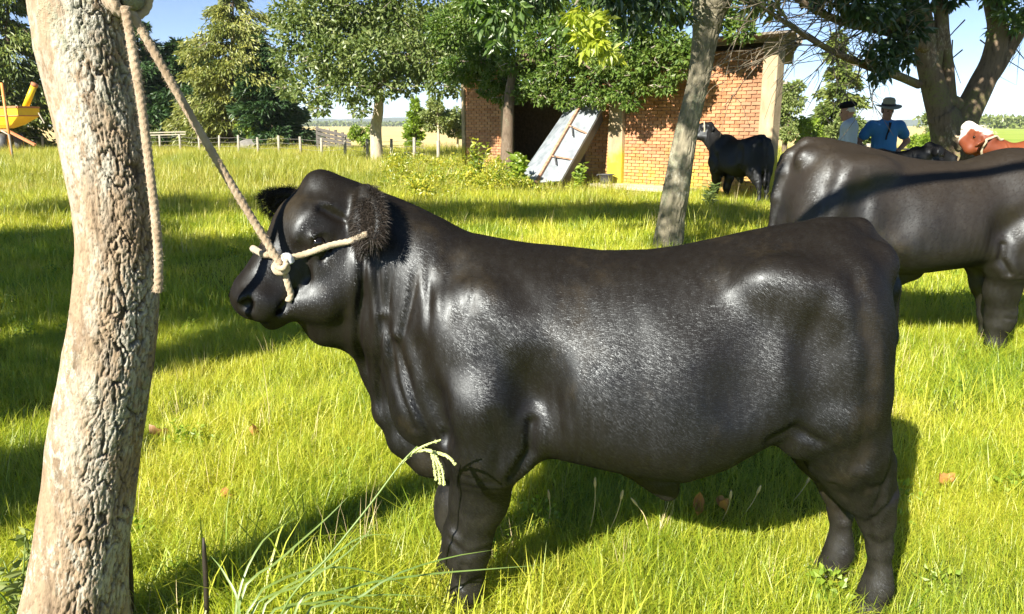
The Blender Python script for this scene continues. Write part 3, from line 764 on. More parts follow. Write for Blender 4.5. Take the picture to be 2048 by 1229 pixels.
# roof sheets on a wooden eave beam; soffit in shade
def rp(s, out): return WS(s, 3.36 - .05 * (.65 - out) / 1.0, out) - SO
m = MB(); n_sh = 11
for k in range(n_sh):
    a = -.62 + (S_LEN + 1.1) * k / n_sh; b = -.62 + (S_LEN + 1.1) * (k + 1) / n_sh - .012; up = .004 * (k % 2)
    q = [rp(a, .62 + .03 * math.sin(k * 3.1)), rp(b, .62 + .03 * math.sin(k * 3.1 + .5)), rp(b, -4.5), rp(a, -4.5)]
    mm = MB(); mm.slab(np.array(q) + [0, 0, up], .05, (0, 0, 1)); mm.build('roof_sheet', M['roof_tin'], shed)
m = MB(); wbox(m, -.5, S_LEN + .3, WALL_H + .102, WALL_H + .20, .02, .16); m.build('eave_beam', M['old_wood'], shed)
for k in range(9):
    s = -.3 + (S_LEN + .4) * k / 8
    m = MB(); m.bar(WS(s, WALL_H + .11, -.2) - SO, WS(s, WALL_H + .02, -4.1) - SO, .08, .10); m.build('rafter', M['old_wood'], shed)
# bricks one by one
BL, BH, JO = .236, .064, .015
def brick_mesh(i):
    r = np.random.default_rng(40 + i); d = np.array([[x, y, z] for x in (-.5, .5) for y in (-.5, .5) for z in (-.5, .5)]) * [BL - .012, .05, BH]
    d += r.uniform(-1, 1, d.shape) * [.006, .004, .0045]; d = d @ SR.T
    return mesh_np('brick', d, np.array([[0, 1, 3, 2], [4, 6, 7, 5], [0, 4, 5, 1], [2, 3, 7, 6], [0, 2, 6, 4], [1, 5, 7, 3]]), M['brick'], False)
bm_ = [brick_mesh(i) for i in range(9)]; spots = []
rb = random.Random(5)
def courses(a, b, keep):
    z = .04; row = 0
    while z + BH < WALL_H:
        s = a + .004; first = True
        while s < b - .02:
            L = BL * (.5 if (first and row % 2) else 1); L = min(L, b - s - .004); first = False
            if L > .05: spots.append((keep, s + L / 2, z + BH / 2, L))
            s += L + .011
        z += BH + JO; row += 1
sp_mid = (s_of(1251) - .006, s_of(1223) + .006)
courses(s_r1, sp_mid[0], 0); courses(sp_mid[1], s_end, 0); courses(s_l0 + .12, s_l1, 1)
singles = sorted([q for q in spots if q[0] == 0 and q[3] > .2], key=lambda q: q[1])[:300]; sset = set(singles)
mb = MB()
for q in spots:
    c = WS(q[1], q[2] + rb.uniform(-.002, .002), rb.uniform(-.004, .004)) - SO
    if q in sset:
        o = link('brick', bm_[rb.randrange(9)], shed, c); o.scale = (1, 1, 1)
    else:
        mb.box(c, (q[3] - .012, .05, BH), SR)
o = mb.build('brick_courses', M['brick'], shed); o['kind'] = 'stuff'
# concrete apron
ap = MB(); c0 = [WS(s_of(1405), .07, .9), WS(s_of(1405), .07, .02), WS(s_of(1215), .07, .02), WS(s_of(1215), .07, .75)]
ap.slab(np.array(c0), .16, (0, 0, 1)); tag(ap.build('concrete_apron', M['concrete']), kind='structure')

# leaning sheet-metal trough beside the opening
SH = lambda px, py, Y: P(px, py, Y)
tl, tr, br, bl = SH(1170, 196, 20.2), SH(1203, 219, 20.0), SH(1122, 362, 18.7), SH(1072, 366, 18.8)
sl_, sb_ = SH(1143, 203, 20.9), SH(1046, 345, 19.6)
tr_root = empty('metal_trough', tuple(bl)); tag(tr_root, 'pale sheet metal trough leaning on end against the shed, rusty straps across it', 'trough')
def tm(mb, name, mat): return mb.build(name, mat, tr_root)
q = np.array([bl, br, tr, tl]) - bl; nrm = np.cross(q[1] - q[0], q[3] - q[0]); nrm /= np.linalg.norm(nrm)
if nrm[1] > 0: nrm = -nrm
tm(MB().slab(q, .05, nrm), 'front_panel', M['galv'])
q2 = np.array([sb_, bl + [-.03, 0, 0], tl + [-.03, 0, 0], sl_]) - bl; n2 = np.cross(q2[1] - q2[0], q2[3] - q2[0]); n2 /= np.linalg.norm(n2)
if n2[1] > 0: n2 = -n2
tm(MB().slab(q2, .05, n2), 'side_panel', M['galv'])
tm(MB().bar(q[0] + nrm * .02, q[3] + nrm * .02, .07, .05), 'corner_angle', M['rust'])
tm(MB().bar(q[3] + nrm * .03, q[2] + nrm * .03, .06, .06), 'end_rim', M['rust'])
tm(MB().bar(q[1] + nrm * .01, q[2] + nrm * .01, .05, .06), 'edge_rim', M['galv'])
for f in (.30, .66):
    a = q[0] + (q[3] - q[0]) * f + nrm * .025; b = q[1] + (q[2] - q[1]) * (f - .02) + nrm * .025
    st_ = tm(MB().bar(a, b, .06, .03), 'strap', M['rust'])
    mid = a + (b - a) * .18; MB().bar(mid + nrm * .03, mid + (b - a) * .28 - (q[3] - q[0]) * .09 + nrm * .03, .03, .02).build('latch', M['rubber'], st_)
bk = q[2] - nrm * .5; 
tm(MB().slab(np.array([q[1], q[1] - nrm * .45, q[2] - nrm * .45, q[2]]) + [0.004, 0, 0], .04), 'shaded_side_panel', M['rubber'])  # near-black colour stands in for the shade on this side
# bucket at the foot of the pier
def lathe(prof, sides=24):
    th = np.arange(sides) * 2 * math.pi / sides; n = len(prof)
    V = np.array([[r * math.cos(t), r * math.sin(t), z] for r, z in prof for t in th])
    i = np.arange(n - 1)[:, None] * sides; j = np.arange(sides)[None]; j2 = (j + 1) % sides
    return V, np.stack([i + j, i + j2, i + sides + j2, i + sides + j], -1).reshape(-1, 4)
bp = WS(s_of(1236), .075, .42)
bu = empty('bucket', tuple(bp)); tag(bu, 'black rubber feed bucket at the foot of the yellowed brick shed pier', 'bucket')
V, F = lathe([(.0, 0), (.13, 0), (.155, .06), (.175, .21), (.20, .215), (.20, .235), (.172, .235), (.15, .06), (.0, .03)])
ob('tub', V, F, M['rubber'], bu)
for q_ in (-1, 1):
    V, Q, T = tube([(q_ * .19, -.04, .225), (q_ * .235, -.03, .20), (q_ * .235, .03, .20), (q_ * .19, .04, .225)], .012, 6); ob('handle', V, [Q, T], M['rubber'], bu)

# ------------------------------------------------------------------ paddock fence, chute, cart, poles
fence = empty('wire_fence', tuple(P(310, 300, 44) * [1, 1, 0])); FO = np.array(fence.location)
tag(fence, 'paddock fence of whitish posts and thin wires behind the long grass', 'fence')
fp = []
for i, px in enumerate([12, 49, 86, 124, 160, 200, 242, 282, 320, 361, 400, 439, 478, 516, 557, 601, 643, 690, 735, 782, 828, 876]):
    Y = 45 - 10.5 * (px - 300) / 400 if px > 300 else 45.
    b = P(px, 300, Y); b[2] = 0; h = 1.0 + .06 * math.sin(i * 2.3)
    top = b + [.05 * math.sin(i * 4.1) + (.05 if i % 3 == 0 else 0), 0, h]; fp.append(top)
    V, Q, T = tube([b - [0, 0, .1], (b + top) / 2 + [.01 * math.sin(i), 0, 0], top], [.07, .065, .055], 8)
    ob('post', V - FO, [Q, T], M['white_post'], fence)
for k in range(4):
    pts = []
    for a, b in zip(fp[:-1], fp[1:]):
        for t in (0, .5): pts.append(a + (b - a) * t - [0, .05, .12 + .22 * k + (.02 if t else 0)])
    V, Q, T = tube(np.array(pts) - FO, .007, 4); ob('wire', V, [Q, T], M['wire'], fence)
for y0 in (266, 271):
    V = MB().bar(P(296, y0, 44.8) - FO, P(372, y0 - 2, 44.6) - FO, .10, .06); V.build('rail', M['white_post'], fence)
rfence = empty('field_fence', tuple(P(2010, 300, 24) * [1, 1, 0])); RO = np.array(rfence.location)
tag(rfence, 'pale post fence with a sagging black pipe rail in front of the green crop', 'fence')
rp_ = []
for px in (1660, 1736, 1905, 1990, 2033, 2075):
    b = P(px, 300, 22); b[2] = 0; top = b + [0, 0, 1.02]; rp_.append(top)
    V, Q, T = tube([b - [0, 0, .1], top], [.07, .06], 8); ob('post', V - RO, [Q, T], M['white_post'], rfence)
for a, b in zip(rp_[:-1], rp_[1:]):
    V, Q, T = tube(spline([a - [0, 0, .05], (a + b) / 2 - [0, 0, .16], b - [0, 0, .05]], 9) - RO, .024, 6); ob('pipe_rail', V, [Q, T], M['black_pipe'], rfence)
    V, Q, T = tube(np.array([a - [0, 0, .5], b - [0, 0, .5]]) - RO, .012, 4); ob('wire', V, [Q, T], M['wire'], rfence)
chute = empty('loading_chute', tuple(P(665, 300, 46) * [1, 1, 0])); CO = np.array(chute.location)
tag(chute, 'weathered plank cattle loading chute with a sloping side in the dry field', 'loading chute')
cx = [634, 656, 671, 685, 700]; ct = [254, 257, 260, 265, 270]
for Yk in (45, 46.6):
    tops = []
    for px, py in zip(cx[:4], ct):
        t_ = P(px, py, Yk); b = t_ * [1, 1, 0]; tops.append(t_)
        MB().bar(b - CO, t_ - CO, .14).build('post', M['white_post'] if px == 656 else M['grey_plank'], chute)
    e = P(702, 273, Yk)
    for k in range(4):
        MB().bar(tops[0] - [0, .1, .12 + .24 * k] - CO, P(702, 273, Yk) - [0, .1, .05 + .22 * k] - CO, .05, .17).build('plank', M['grey_plank'], chute)
MB().slab(np.array([P(634, 272, 45.1), P(702, 287, 45.1), P(702, 287, 46.5), P(634, 272, 46.5)]) - CO, .06, (0, 0, 1)).build('ramp_floor', M['old_wood'], chute)
pole = empty('utility_pole', tuple(P(1562, 300, 30) * [1, 1, 0])); PO = np.array(pole.location)
tag(pole, 'thin whitish utility pole with a short crossarm beside the brick shed corner', 'utility pole')
t_ = P(1561, 146, 30); b = t_ * [1, 1, 0]; b[0] += .03
V, Q, T = tube(np.array([b, t_]) - PO, [.085, .065], 10); ob('pole', V, [Q, T], M['white_post'], pole)
MB().bar(P(1545, 170, 29.9) - PO, P(1574, 166, 29.9) - PO, .06).build('crossarm', M['white_post'], pole)
for px in (1547, 1572):
    V, F = lathe([(0, 0), (.035, 0), (.05, .04), (.03, .07), (.04, .10), (0, .12)], 10); ob('insulator', V + P(px, 168, 29.9) + [0, 0, .03] - PO, F, M['concrete'], pole)
cart = empty('grain_cart', tuple(P(20, 300, 42) * [1, 1, 0])); KO = np.array(cart.location)
tag(cart, 'yellow grain cart with a tall unloading auger, left of the lichened trunk', 'grain cart')
def cpt(px, py, Y): return P(px, py, Y) - KO
yf, yb = 42., 44.2
loop = lambda y0, y1, yo: [cpt(*q) for q in ((-75, y0, 44.4), (38, y0, yf - y1), (79, y0 - .5, 43.6), (-30, y0 - 2, 46.2))]
def ring(zs):  # (inset, z) hopper rings around a rotated rectangle
    c = [np.array(P(px, 252, Y))[:2] - KO[:2] for px, Y in ((-80, 44.5), (39, 42.), (83, 43.4), (-40, 46.))]
    ctr = sum(c) / 4; return [[np.append(ctr + (q - ctr) * f, z) for q in c] for f, z in zs]
R_ = ring([(1., 2.44), (1., 2.02), (.62, 1.56), (.34, 1.36)])
m = MB()
for a, b in zip(R_[:-1], R_[1:]):
    for k in range(4): m.slab(np.array([a[k], b[k], b[(k + 1) % 4], a[(k + 1) % 4]]), .03)
m.build('hopper', M['yellow_paint'], cart)
m = MB()
for k in range(4): m.bar(R_[0][k] + np.array([0, 0, .02]), R_[0][(k + 1) % 4] + np.array([0, 0, .02]), .10)
m.build('rim', M['red_oxide'], cart)
m = MB()
for k in range(4): m.bar(R_[1][k], R_[1][(k + 1) % 4], .05)
m.build('rib', M['red_oxide'], cart)
V, Q, T = tube([cpt(51, 214, 43.2), cpt(69, 170, 43.2)], .16, 12); ob('auger_tube', V, [Q, T], M['yellow_paint'], cart)
V, Q, T = tube([cpt(68, 173, 43.2), cpt(70, 167, 43.2)], .18, 12); ob('auger_spout', V, [Q, T], M['red_oxide'], cart)
MB().bar(cpt(77, 226, 43), cpt(89, 247, 43), .06).build('ladder_stay', M['white_post'], cart)
for px, Y in ((8, 42.5), (40, 45.)):
    wl = MB(); c = cpt(px, 300, Y); c[2] = .55
    V, Q, T = tube([c - [.18, .1, 0], c + [.18, .1, 0]], .55, 20); w_ = ob('wheel', V, [Q, T], M['rubber'], cart)
    V, Q, T = tube([c - [.20, .12, 0], c + [.20, .12, 0]], .25, 16); ob('rim', V, [Q, T], M['yellow_paint'], w_)
m = MB(); m.bar(R_[3][0] - [0, 0, .1], R_[3][1] - [0, 0, .1], .12); m.bar(R_[3][1] - [0, 0, .1], cpt(72, 300, 42) * [1, 1, 0] + [0, 0, .5], .12); m.build('chassis', M['red_oxide'], cart)
gp = empty('gate_post', tuple(P(2, 300, 30) * [1, 1, 0])); GO = np.array(gp.location)
tag(gp, 'slim orange rusted gate post with a pale slanting stay, at the photo edge', 'post')
t_ = P(3, 166, 30); V, Q, T = tube(np.array([t_ * [1, 1, 0], t_]) - GO, .05, 8); ob('upright', V, [Q, T], M['orange_paint'], gp)
V, Q, T = tube(np.array([P(3, 262, 29.9), P(18, 270, 29.9), P(24, 300, 29.9) * [1, 1, 0]]) - GO, .035, 8); ob('stay', V, [Q, T], M['white_post'], gp)
# pale boulder heap behind the fence
K = Clay([-1.2, -.8, -.1], [1.2, .8, 1.1], .05)
K.ell((0, 0, .2), (.8, .5, .55), None, .1); K.ell((.4, -.1, .1), (.5, .45, .4), None, .1); K.ell((-.5, .1, .1), (.5, .45, .35), None, .1)
V, F = K.mesh(1); V += .08 * (fbm(V * 3.) - .5)[:, None]
o = ob('boulder', V, F, M['stone']); o.location = P(500, 300, 47) * [1, 1, 0]; tag(o, 'pale grey rounded boulder among shrubs behind the paddock fence', 'boulder')
# ------------------------------------------------------------------ trees
def leaf_quads(pos, dirs, L, W, rng, fold=.25, jit=.35):
    """folded rhombic leaves at pos, pointing along dirs"""
    n = len(pos); d = dirs / (np.linalg.norm(dirs, axis=1)[:, None] + 1e-9)
    s = np.cross(d, rng.normal(0, 1, (n, 3))); s /= np.linalg.norm(s, axis=1)[:, None] + 1e-9
    nn = np.cross(d, s); L = L * rng.uniform(1 - jit, 1 + jit, n)[:, None]; W = W * rng.uniform(1 - jit, 1 + jit, n)[:, None]
    m = pos + d * L * .45
    V = np.stack([pos, m + s * W * .5 + nn * W * fold, pos + d * L, m - s * W * .5 + nn * W * fold], 1).reshape(-1, 3)
    b = np.arange(n)[:, None] * 4
    return V, np.concatenate([b + [[0, 1, 2]], b + [[0, 2, 3]]])
def crown_leaves(clumps, n, L, W, rng, shell=.55, droop=.25, flat=.8):
    """leaves through the volume of clumps (x, y, z, r), thicker towards each clump's skin"""
    C = np.array([c[:3] for c in clumps]); r = np.array([c[3] for c in clumps]); w = r ** 2; w = w / w.sum()
    k = rng.choice(len(clumps), n, p=w); d = rng.normal(0, 1, (n, 3)); d /= np.linalg.norm(d, axis=1)[:, None]
    rad = r[k] * (shell + (1 - shell) * rng.random(n)) * rng.uniform(.55, 1.12, n) ** .5
    pos = C[k] + d * rad[:, None] * [1, 1, flat]
    dirs = d * .8 + rng.normal(0, .7, (n, 3)) - [0, 0, droop]
    return leaf_quads(pos, dirs, L, W, rng)
def limb_paths(start, tips, rng, sag=.0, wob=.12):
    out = []
    for tp in tips:
        a = np.asarray(start, float); b = np.asarray(tp, float); L = np.linalg.norm(b - a)
        m1 = a + (b - a) * .35 + rng.normal(0, wob, 3) * L * .5 + [0, 0, .10 * L]; m2 = a + (b - a) * .7 + rng.normal(0, wob, 3) * L * .5 + [0, 0, .06 * L]
        out.append(spline([a, m1, m2, b], 10))
    return out
def rough_tube(mb, path, r0, r1, sides=10, wob=.08, seed=0):
    n = len(path); r = np.linspace(r0, r1, n); V, Q, T = tube(path, r, sides)
    c = np.repeat(np.asarray(path), sides, 0); k = n * sides
    f = 1 + wob * 2 * (fbm(V[:k] * (1.2 / max(r0, .02)) * .35 + seed, 2) - .5)
    V[:k] = c + (V[:k] - c) * f[:, None]; return mb.add(V, Q, T)
def broad_tree(name, label, trunk, r0, r1, clumps, nleaf, L, W, bark, leaf, limbs=None, seed=1, group=None, fork=None, cat='tree', twigs=0, twig_mat=None, limb_r=.35):
    rng = np.random.default_rng(seed); tr = np.asarray(trunk, float); O = tr[0] * [1, 1, 0]
    root = empty(name, tuple(O)); tag(root, label, cat, group)
    path = spline(tr, 24); m = MB(); rough_tube(m, path - O, r0, r1, 14, .07, seed)
    fork = path[-1] if fork is None else np.asarray(fork, float)
    if limbs is None:
        k = rng.choice(len(clumps), min(len(clumps), 9), replace=False); limbs = limb_paths(fork, [clumps[i][:3] for i in k], rng)
    for lp in limbs: rough_tube(m, np.asarray(lp) - O, r1 * limb_r * 1.6, r1 * .12, 8, .06, seed)
    m.build('trunk', bark, root, True)
    V, F = crown_leaves([(c[0] - O[0], c[1] - O[1], c[2], c[3]) for c in clumps], nleaf, L, W, rng)
    ob('crown', V, F, leaf, root, False)
    if twigs:
        m = MB()
        for _ in range(twigs):
            c = clumps[rng.integers(len(clumps))]; d = rng.normal(0, 1, 3); d /= np.linalg.norm(d); d[2] = -abs(d[2]) * .4
            a = np.array(c[:3]) - O + d * c[3] * .3; b = a + d * c[3] * .9; mid = (a + b) / 2 + rng.normal(0, .12, 3) * c[3]
            m.tube(spline([a, mid, b], 6), np.linspace(.018, .006, 6), 4)
        m.build('twigs', twig_mat or M['twig'], root, True)['kind'] = 'stuff'
    return root
def blob_clumps(c, R, n, rng, r=(.25, .4), lo=-.9):
    out = []
    while len(out) < n:
        d = rng.normal(0, 1, 3); d /= np.linalg.norm(d); d *= rng.random() ** .4
        if d[2] < lo: continue
        out.append((*(np.asarray(c) + d * R), rng.uniform(*r) * float(np.mean(R))))
    return out
def conifer(name, label, px, Y, top_y, width_px, leaf, bark, n=6000, seed=1, shape='cone', droop=.5, group=None, base_z=.3, L=.42, W=.13, leaf2=None, lean=0.):
    """whorls of drooping sprays on a straight trunk"""
    rng = np.random.default_rng(seed); base = P(px, 300, Y) * [1, 1, 0]; top = P(px + lean, top_y, Y); H = top[2]; R = width_px / FPX * Y / 2
    root = empty(name, tuple(base)); tag(root, label, 'tree', group); off = top[0] - base[0]
    m = MB(); rough_tube(m, spline([(0, 0, -.1), (off * .5, 0, H * .5), (off, 0, H * .97)], 10), .035 * H, .02, 8, .05, seed); m.build('trunk', bark, root, True)
    br = []; nb = int(46 + 5 * H)
    for i in range(nb):
        z = base_z + (H - base_z) * (i + rng.random()) / nb; t = (z - base_z) / (H - base_z)
        if shape == 'cone': rr = R * (1 - t) ** .8 + .05 * R
        elif shape == 'column': rr = R * min(1., 3.2 * (1 - t)) * (.75 + .25 * min(1, 6 * t))
        else: rr = R * math.sin(math.pi * min(1, .12 + .88 * t) ** .75) ** .7 + .06 * R
        rr *= rng.choice([.55, .75, .95, 1.15]) * rng.uniform(.85, 1.1); a = rng.random() * 2 * math.pi
        br.append((off * z / H, z, rr, a))
    m = MB()
    for (ox, z, rr, a) in br[::2]:
        m.tube([(ox, 0, z), (ox + .5 * rr * math.cos(a), .5 * rr * math.sin(a), z + .04 * rr), (ox + .9 * rr * math.cos(a), .9 * rr * math.sin(a), z - droop * .25 * rr)], [.05, .035, .012], 5)
    m.build('branches', bark, root, True)
    B = np.array(br); k = rng.choice(len(B), n, p=(B[:, 2] + .1) / (B[:, 2] + .1).sum())
    f = rng.random(n) ** .55; rr = B[k, 2] * f; a = B[k, 3] + rng.normal(0, .30, n) * (1.1 - .5 * f)
    z = B[k, 1] - droop * .32 * B[k, 2] * f ** 2 + rng.normal(0, .16, n) * (.4 + .25 * B[k, 2])
    pos = np.stack([B[k, 0] + rr * np.cos(a), rr * np.sin(a), np.maximum(z, .1)], 1)
    dirs = np.stack([np.cos(a), np.sin(a), -droop * (.5 + rng.random(n))], 1) + rng.normal(0, .45, (n, 3))
    V, F = leaf_quads(pos, dirs, L, W, rng, .2)
    ob('crown', V, F, leaf, root, False); return root
rg = np.random.default_rng(11)
# far conifers behind the paddock fence, left to right
GC = 'conifers behind the paddock fence'
conifer('conifer_tree', 'huge drooping conifer above the yellow grain cart at the photo edge', 15, 50, -60, 260, M['green_conifer'], M['dark_bark'], 32000, 21, 'dome', .8, GC, L=.38, W=.11)
conifer('conifer_tree', 'dark green conifer just right of the lichened trunk, in shade', 275, 55, 40, 230, M['yew_leaf'], M['dark_bark'], 24000, 22, 'cone', .3, GC, L=.45, W=.14)
conifer('conifer_tree', 'narrow pointed dark conifer between shaded conifer and golden conifer', 352, 56, 80, 165, M['yew_leaf'], M['dark_bark'], 20000, 23, 'cone', .2, GC, L=.42, W=.14)
conifer('conifer_tree', 'tall golden green conifer with drooping tiers, the brightest of the group', 465, 50, -40, 200, M['gold_conifer'], M['dark_bark'], 34000, 24, 'dome', .8, GC, L=.32, W=.10)
conifer('conifer_tree', 'dark sloping conifer at the right foot of the golden conifer', 555, 48.5, 75, 165, M['yew_leaf'], M['dark_bark'], 20000, 25, 'cone', .3, GC, L=.42, W=.14, lean=-45)
conifer('conifer_tree', 'shaded conifer low behind the golden conifer', 400, 57, 110, 250, M['yew_leaf'], M['dark_bark'], 22000, 27, 'dome', .3, GC, L=.42, W=.14)
conifer('column_cypress', 'bright green clipped columnar cypress left of the shed wall', 829, 46, 196, 36, M['bright_bush'], M['dark_bark'], 5000, 26, 'column', .05, None, L=.22, W=.09)
conifer('conifer_tree', 'tall thin yellow green conifer behind the man in the beret', 1678, 42, 62, 130, M['green_conifer'], M['dark_bark'], 8000, 28, 'cone', .6, None, L=.36, W=.12)
# the pale-trunked tree in the middle distance
tb = P(754, 300, 32) * [1, 1, 0]
cl = []
for px, py, Y, r in [(600, 60, 31.5, 1.15), (585, 125, 32, .9), (620, 180, 31.5, .85), (650, 30, 32, 1.3), (660, 110, 31, 1.2), (640, 215, 31, .45), (700, 170, 31, 1.05), (690, 60, 33, 1.4), (730, 10, 32, 1.5), (740, 110, 30.5, 1.2), (765, 170, 30.8, .85), (720, 220, 30.8, .42), (800, 40, 32, 1.4), (820, 110, 31, 1.2), (815, 165, 31, .7), (860, 60, 32, 1.4), (880, 125, 31, 1.1), (880, 170, 30.5, .65), (920, 50, 32, 1.3), (930, 120, 31, 1.), (925, 175, 30.5, .55), (965, 90, 31.5, .9), (640, -50, 32, 1.5), (740, -80, 32, 1.8), (850, -70, 32, 1.7), (940, -40, 32, 1.3), (760, 60, 34.5, 1.6), (850, 120, 34, 1.3), (680, 130, 34, 1.3), (575, 30, 32, .8), (575, 175, 32, .5)]:
    cl.append((*P(px, py, Y), r))
tt = P(758, 175, 31.6)
broad_tree('ash_tree', 'round leafy tree on a pale trunk standing in the middle distance', [tb - [0, 0, .1], tb * [1, 1, 0] + [-.02, 0, 1.3], P(757, 220, 31.8), tt], .27, .16, cl, 30000, .21, .115, M['pale_trunk'], M['ash_leaf'], seed=31, twigs=160, twig_mat=M['dead_twig'])
# tree against the shed front
def shed_pt(px, py, out):
    s = s_of(px); b = WS(s, 0, out); f = b / b[1]
    Y = b[1]; return P(px, py, Y)
cl = []
for px, py, out, r in [(900, 60, 1.6, .8), (905, 140, 1.6, .5), (950, 20, 1.8, .8), (965, 110, 1.8, .62), (990, 160, 1.7, .42), (1010, 55, 1.9, .75), (1035, 120, 1.9, .62), (1060, 10, 2., .8), (1065, 165, 1.7, .36), (1090, 80, 2., .68), (1110, 140, 1.9, .5), (1125, 180, 1.7, .30), (1150, 30, 2.1, .7), (1160, 110, 2., .58), (1180, 160, 1.8, .36), (1205, 60, 2.1, .62), (1215, 130, 2., .48), (1235, 185, 1.7, .30), (1260, 90, 2.1, .55), (1270, 150, 1.9, .40), (1310, 50, 2.1, .55), (1305, 120, 2., .42), (1290, 175, 1.7, .26), (1345, 90, 2., .40), (1360, 140, 1.9, .28), (1000, -60, 2, 1.), (1120, -60, 2, 1.), (1240, -30, 2, .8), (1480, 60, 1.2, .35), (1440, 30, 1.5, .4), (1400, 10, 1.6, .5)]:
    cl.append((*shed_pt(px, py, out), r))
for px, py, out, r in [(940, 150, 1.5, .40), (975, 178, 1.4, .34), (1005, 195, 1.4, .30), (1040, 185, 1.6, .36), (1085, 190, 1.7, .34), (1130, 205, 1.8, .26), (1165, 195, 1.8, .26), (1200, 195, 1.8, .30), (1262, 205, 1.6, .26), (1330, 170, 1.7, .30), (1375, 110, 1.9, .34)]:
    cl.append((*shed_pt(px, py, out), r))
cl += [(-4.2, 19., 5.6, 1.0), (-3.2, 19.6, 5.4, 1.0), (-5.2, 18.4, 5.9, 1.0), (-2.3, 18.6, 5.2, .9), (-3.4, 18., 6.2, 1.)]  # overhead clumps added between the sun and the left wall to shade it
b0 = WS(s_of(1064), 0, 1.0)
broad_tree('shade_tree', 'leafy tree spreading in front of the brick shed, dead twigs among the leaves', [b0 - [0, 0, .1], b0 + [.05, 0, 1.2], b0 + [.1, -.1, 2.3], b0 + [.25, -.15, 3.2]], .20, .11, cl, 54000, .12, .068, M['dark_bark'], M['shed_leaf'], seed=33, twigs=230, twig_mat=M['dead_twig'])
# bushes and small trees
def bush(name, label, px, base_y, Y, wpx, top_y, leaf, n, L, W, seed, trunk=True, low=.25, cat='bush', group=None, wood=None):
    rng = np.random.default_rng(seed); c = P(px, 300, Y) * [1, 1, 0]; H = P(px, top_y, Y)[2]; R = wpx / FPX * Y / 2
    zc = H * (low + 1) / 2; cl = blob_clumps(c + [0, 0, zc], np.array([R * .75, R * .75, H * (1 - low) * .42]), 14, rng, (.32, .5))
    return broad_tree(name, label, [c - [0, 0, .1], c + [.02, 0, H * .25], c + [0, 0, H * .5]], max(.03, .03 * H), max(.02, .018 * H), cl, n, L, W, wood or M['dark_bark'], leaf, seed=seed, cat=cat, group=group)
bush('bush', 'round yellow green bush beside the loading chute', 728, 290, 40, 62, 248, M['bright_bush'], 2600, .14, .06, 41)
bush('small_tree', 'small yellow green tree with bare pale stems, right of the columnar cypress', 877, 290, 45, 75, 195, M['far_green'], 3500, .2, .1, 42, low=.35, cat='tree', wood=M['pale_trunk'])
bush('small_tree', 'small tree half hidden by the left edge of the shed wall', 915, 290, 46, 50, 205, M['far_green'], 2500, .2, .1, 43, low=.2, cat='tree', wood=M['pale_trunk'])
bush('bush', 'bright green bush in front of the golden conifer', 498, 280, 48, 60, 232, M['bright_bush'], 3000, .17, .08, 44, low=.05)
bush('bush', 'low yellowish bush behind the paddock fence, left of the dry field', 555, 285, 46, 45, 268, M['gold_conifer'], 1500, .15, .07, 45, low=0.)
bush('bush', 'low pale bush behind the fence rails', 305, 285, 48, 40, 255, M['far_green'], 1500, .15, .07, 46, low=0.)
bush('bush', 'leafy bush between the utility pole and the man in the beret', 1618, 300, 38, 85, 228, M['bright_bush'], 4200, .17, .09, 47, low=.1)
bush('small_tree', 'yellow green tree just behind the shed corner', 1568, 300, 36, 70, 120, M['far_green'], 4200, .17, .09, 48, low=.15, cat='tree')
bush('bush', 'broad yellow bush behind the man in the beret', 1690, 300, 38, 90, 215, M['far_green'], 4200, .17, .09, 49, low=.05)
bush('small_tree', 'rounded yellow green tree left of the forked trunk', 1872, 300, 40, 80, 222, M['far_green'], 3600, .17, .09, 50, low=.15, cat='tree')
bush('bush', 'yellow green bush low beside the elbow of the man in blue', 1850, 300, 34, 70, 262, M['bright_bush'], 2200, .15, .08, 51, low=0.)
# far treelines: masses no one could count
def treeline(name, Y, x0, x1, h, n, seed, L):
    rng = np.random.default_rng(seed); x = rng.uniform(x0, x1, n); hh = h * (.35 + .9 * fbm(np.stack([x / h * .22, 0 * x, 0 * x], 1), 3))
    pos = np.stack([x, Y + rng.uniform(0, h * 3, n), hh * rng.random(n) ** .7], 1)
    V, F = leaf_quads(pos, rng.normal(0, 1, (n, 3)), L, L * .7, rng)
    return tag(ob(name, V, F, M['far_green'], None, False), kind='stuff')
treeline('distant_wood', 420, 225, 420, 8.5, 4500, 61, 2.4)
treeline('distant_wood', 1500, -520, 120, 9., 5000, 62, 5.)
# ------------------------------------------------------------------ the three trunks among the cattle
# left trunk, right beside the camera: bark plates are real relief
edgeL = [(1340, 52, 228), (1229, 58, 232), (1100, 78, 246), (1000, 92, 260), (900, 101, 271), (800, 120, 287), (700, 139, 300), (600, 150, 306), (500, 157, 308), (400, 149, 303), (300, 128, 292), (200, 104, 276), (100, 78, 263), (0, 68, 247), (-120, 60, 235), (-260, 62, 228)]
TY = 1.93
ctr = []; rad = []
for y, a, b in edgeL:
    l, r = P(a, y, TY), P(b, y, TY); ctr.append((l + r) / 2); rad.append(np.linalg.norm(r - l) / 2)
ctr = np.array(ctr); rad = np.array(rad); TB = ctr[0] * [1, 1, 0]
ctr[0, 2] = min(ctr[0, 2], -.03)
ltree = empty('lichened_tree', tuple(TB)); tag(ltree, 'thick pale barked trunk with lichen that the ropes hang from', 'tree')
NP_ = 560; path = spline(ctr, NP_); rr = np.interp(np.linspace(0, 1, NP_), np.linspace(0, 1, len(rad)), rad)
sides = 250; V, Q, T = tube(path, rr, sides); k = NP_ * sides
th = np.tile(np.arange(sides) / sides, NP_); s = np.repeat(np.linspace(0, np.linalg.norm(np.diff(path, axis=0), axis=1).sum(), NP_), sides)
C = np.repeat(path, sides, 0); D = V[:k] - C; D /= np.linalg.norm(D, axis=1)[:, None]
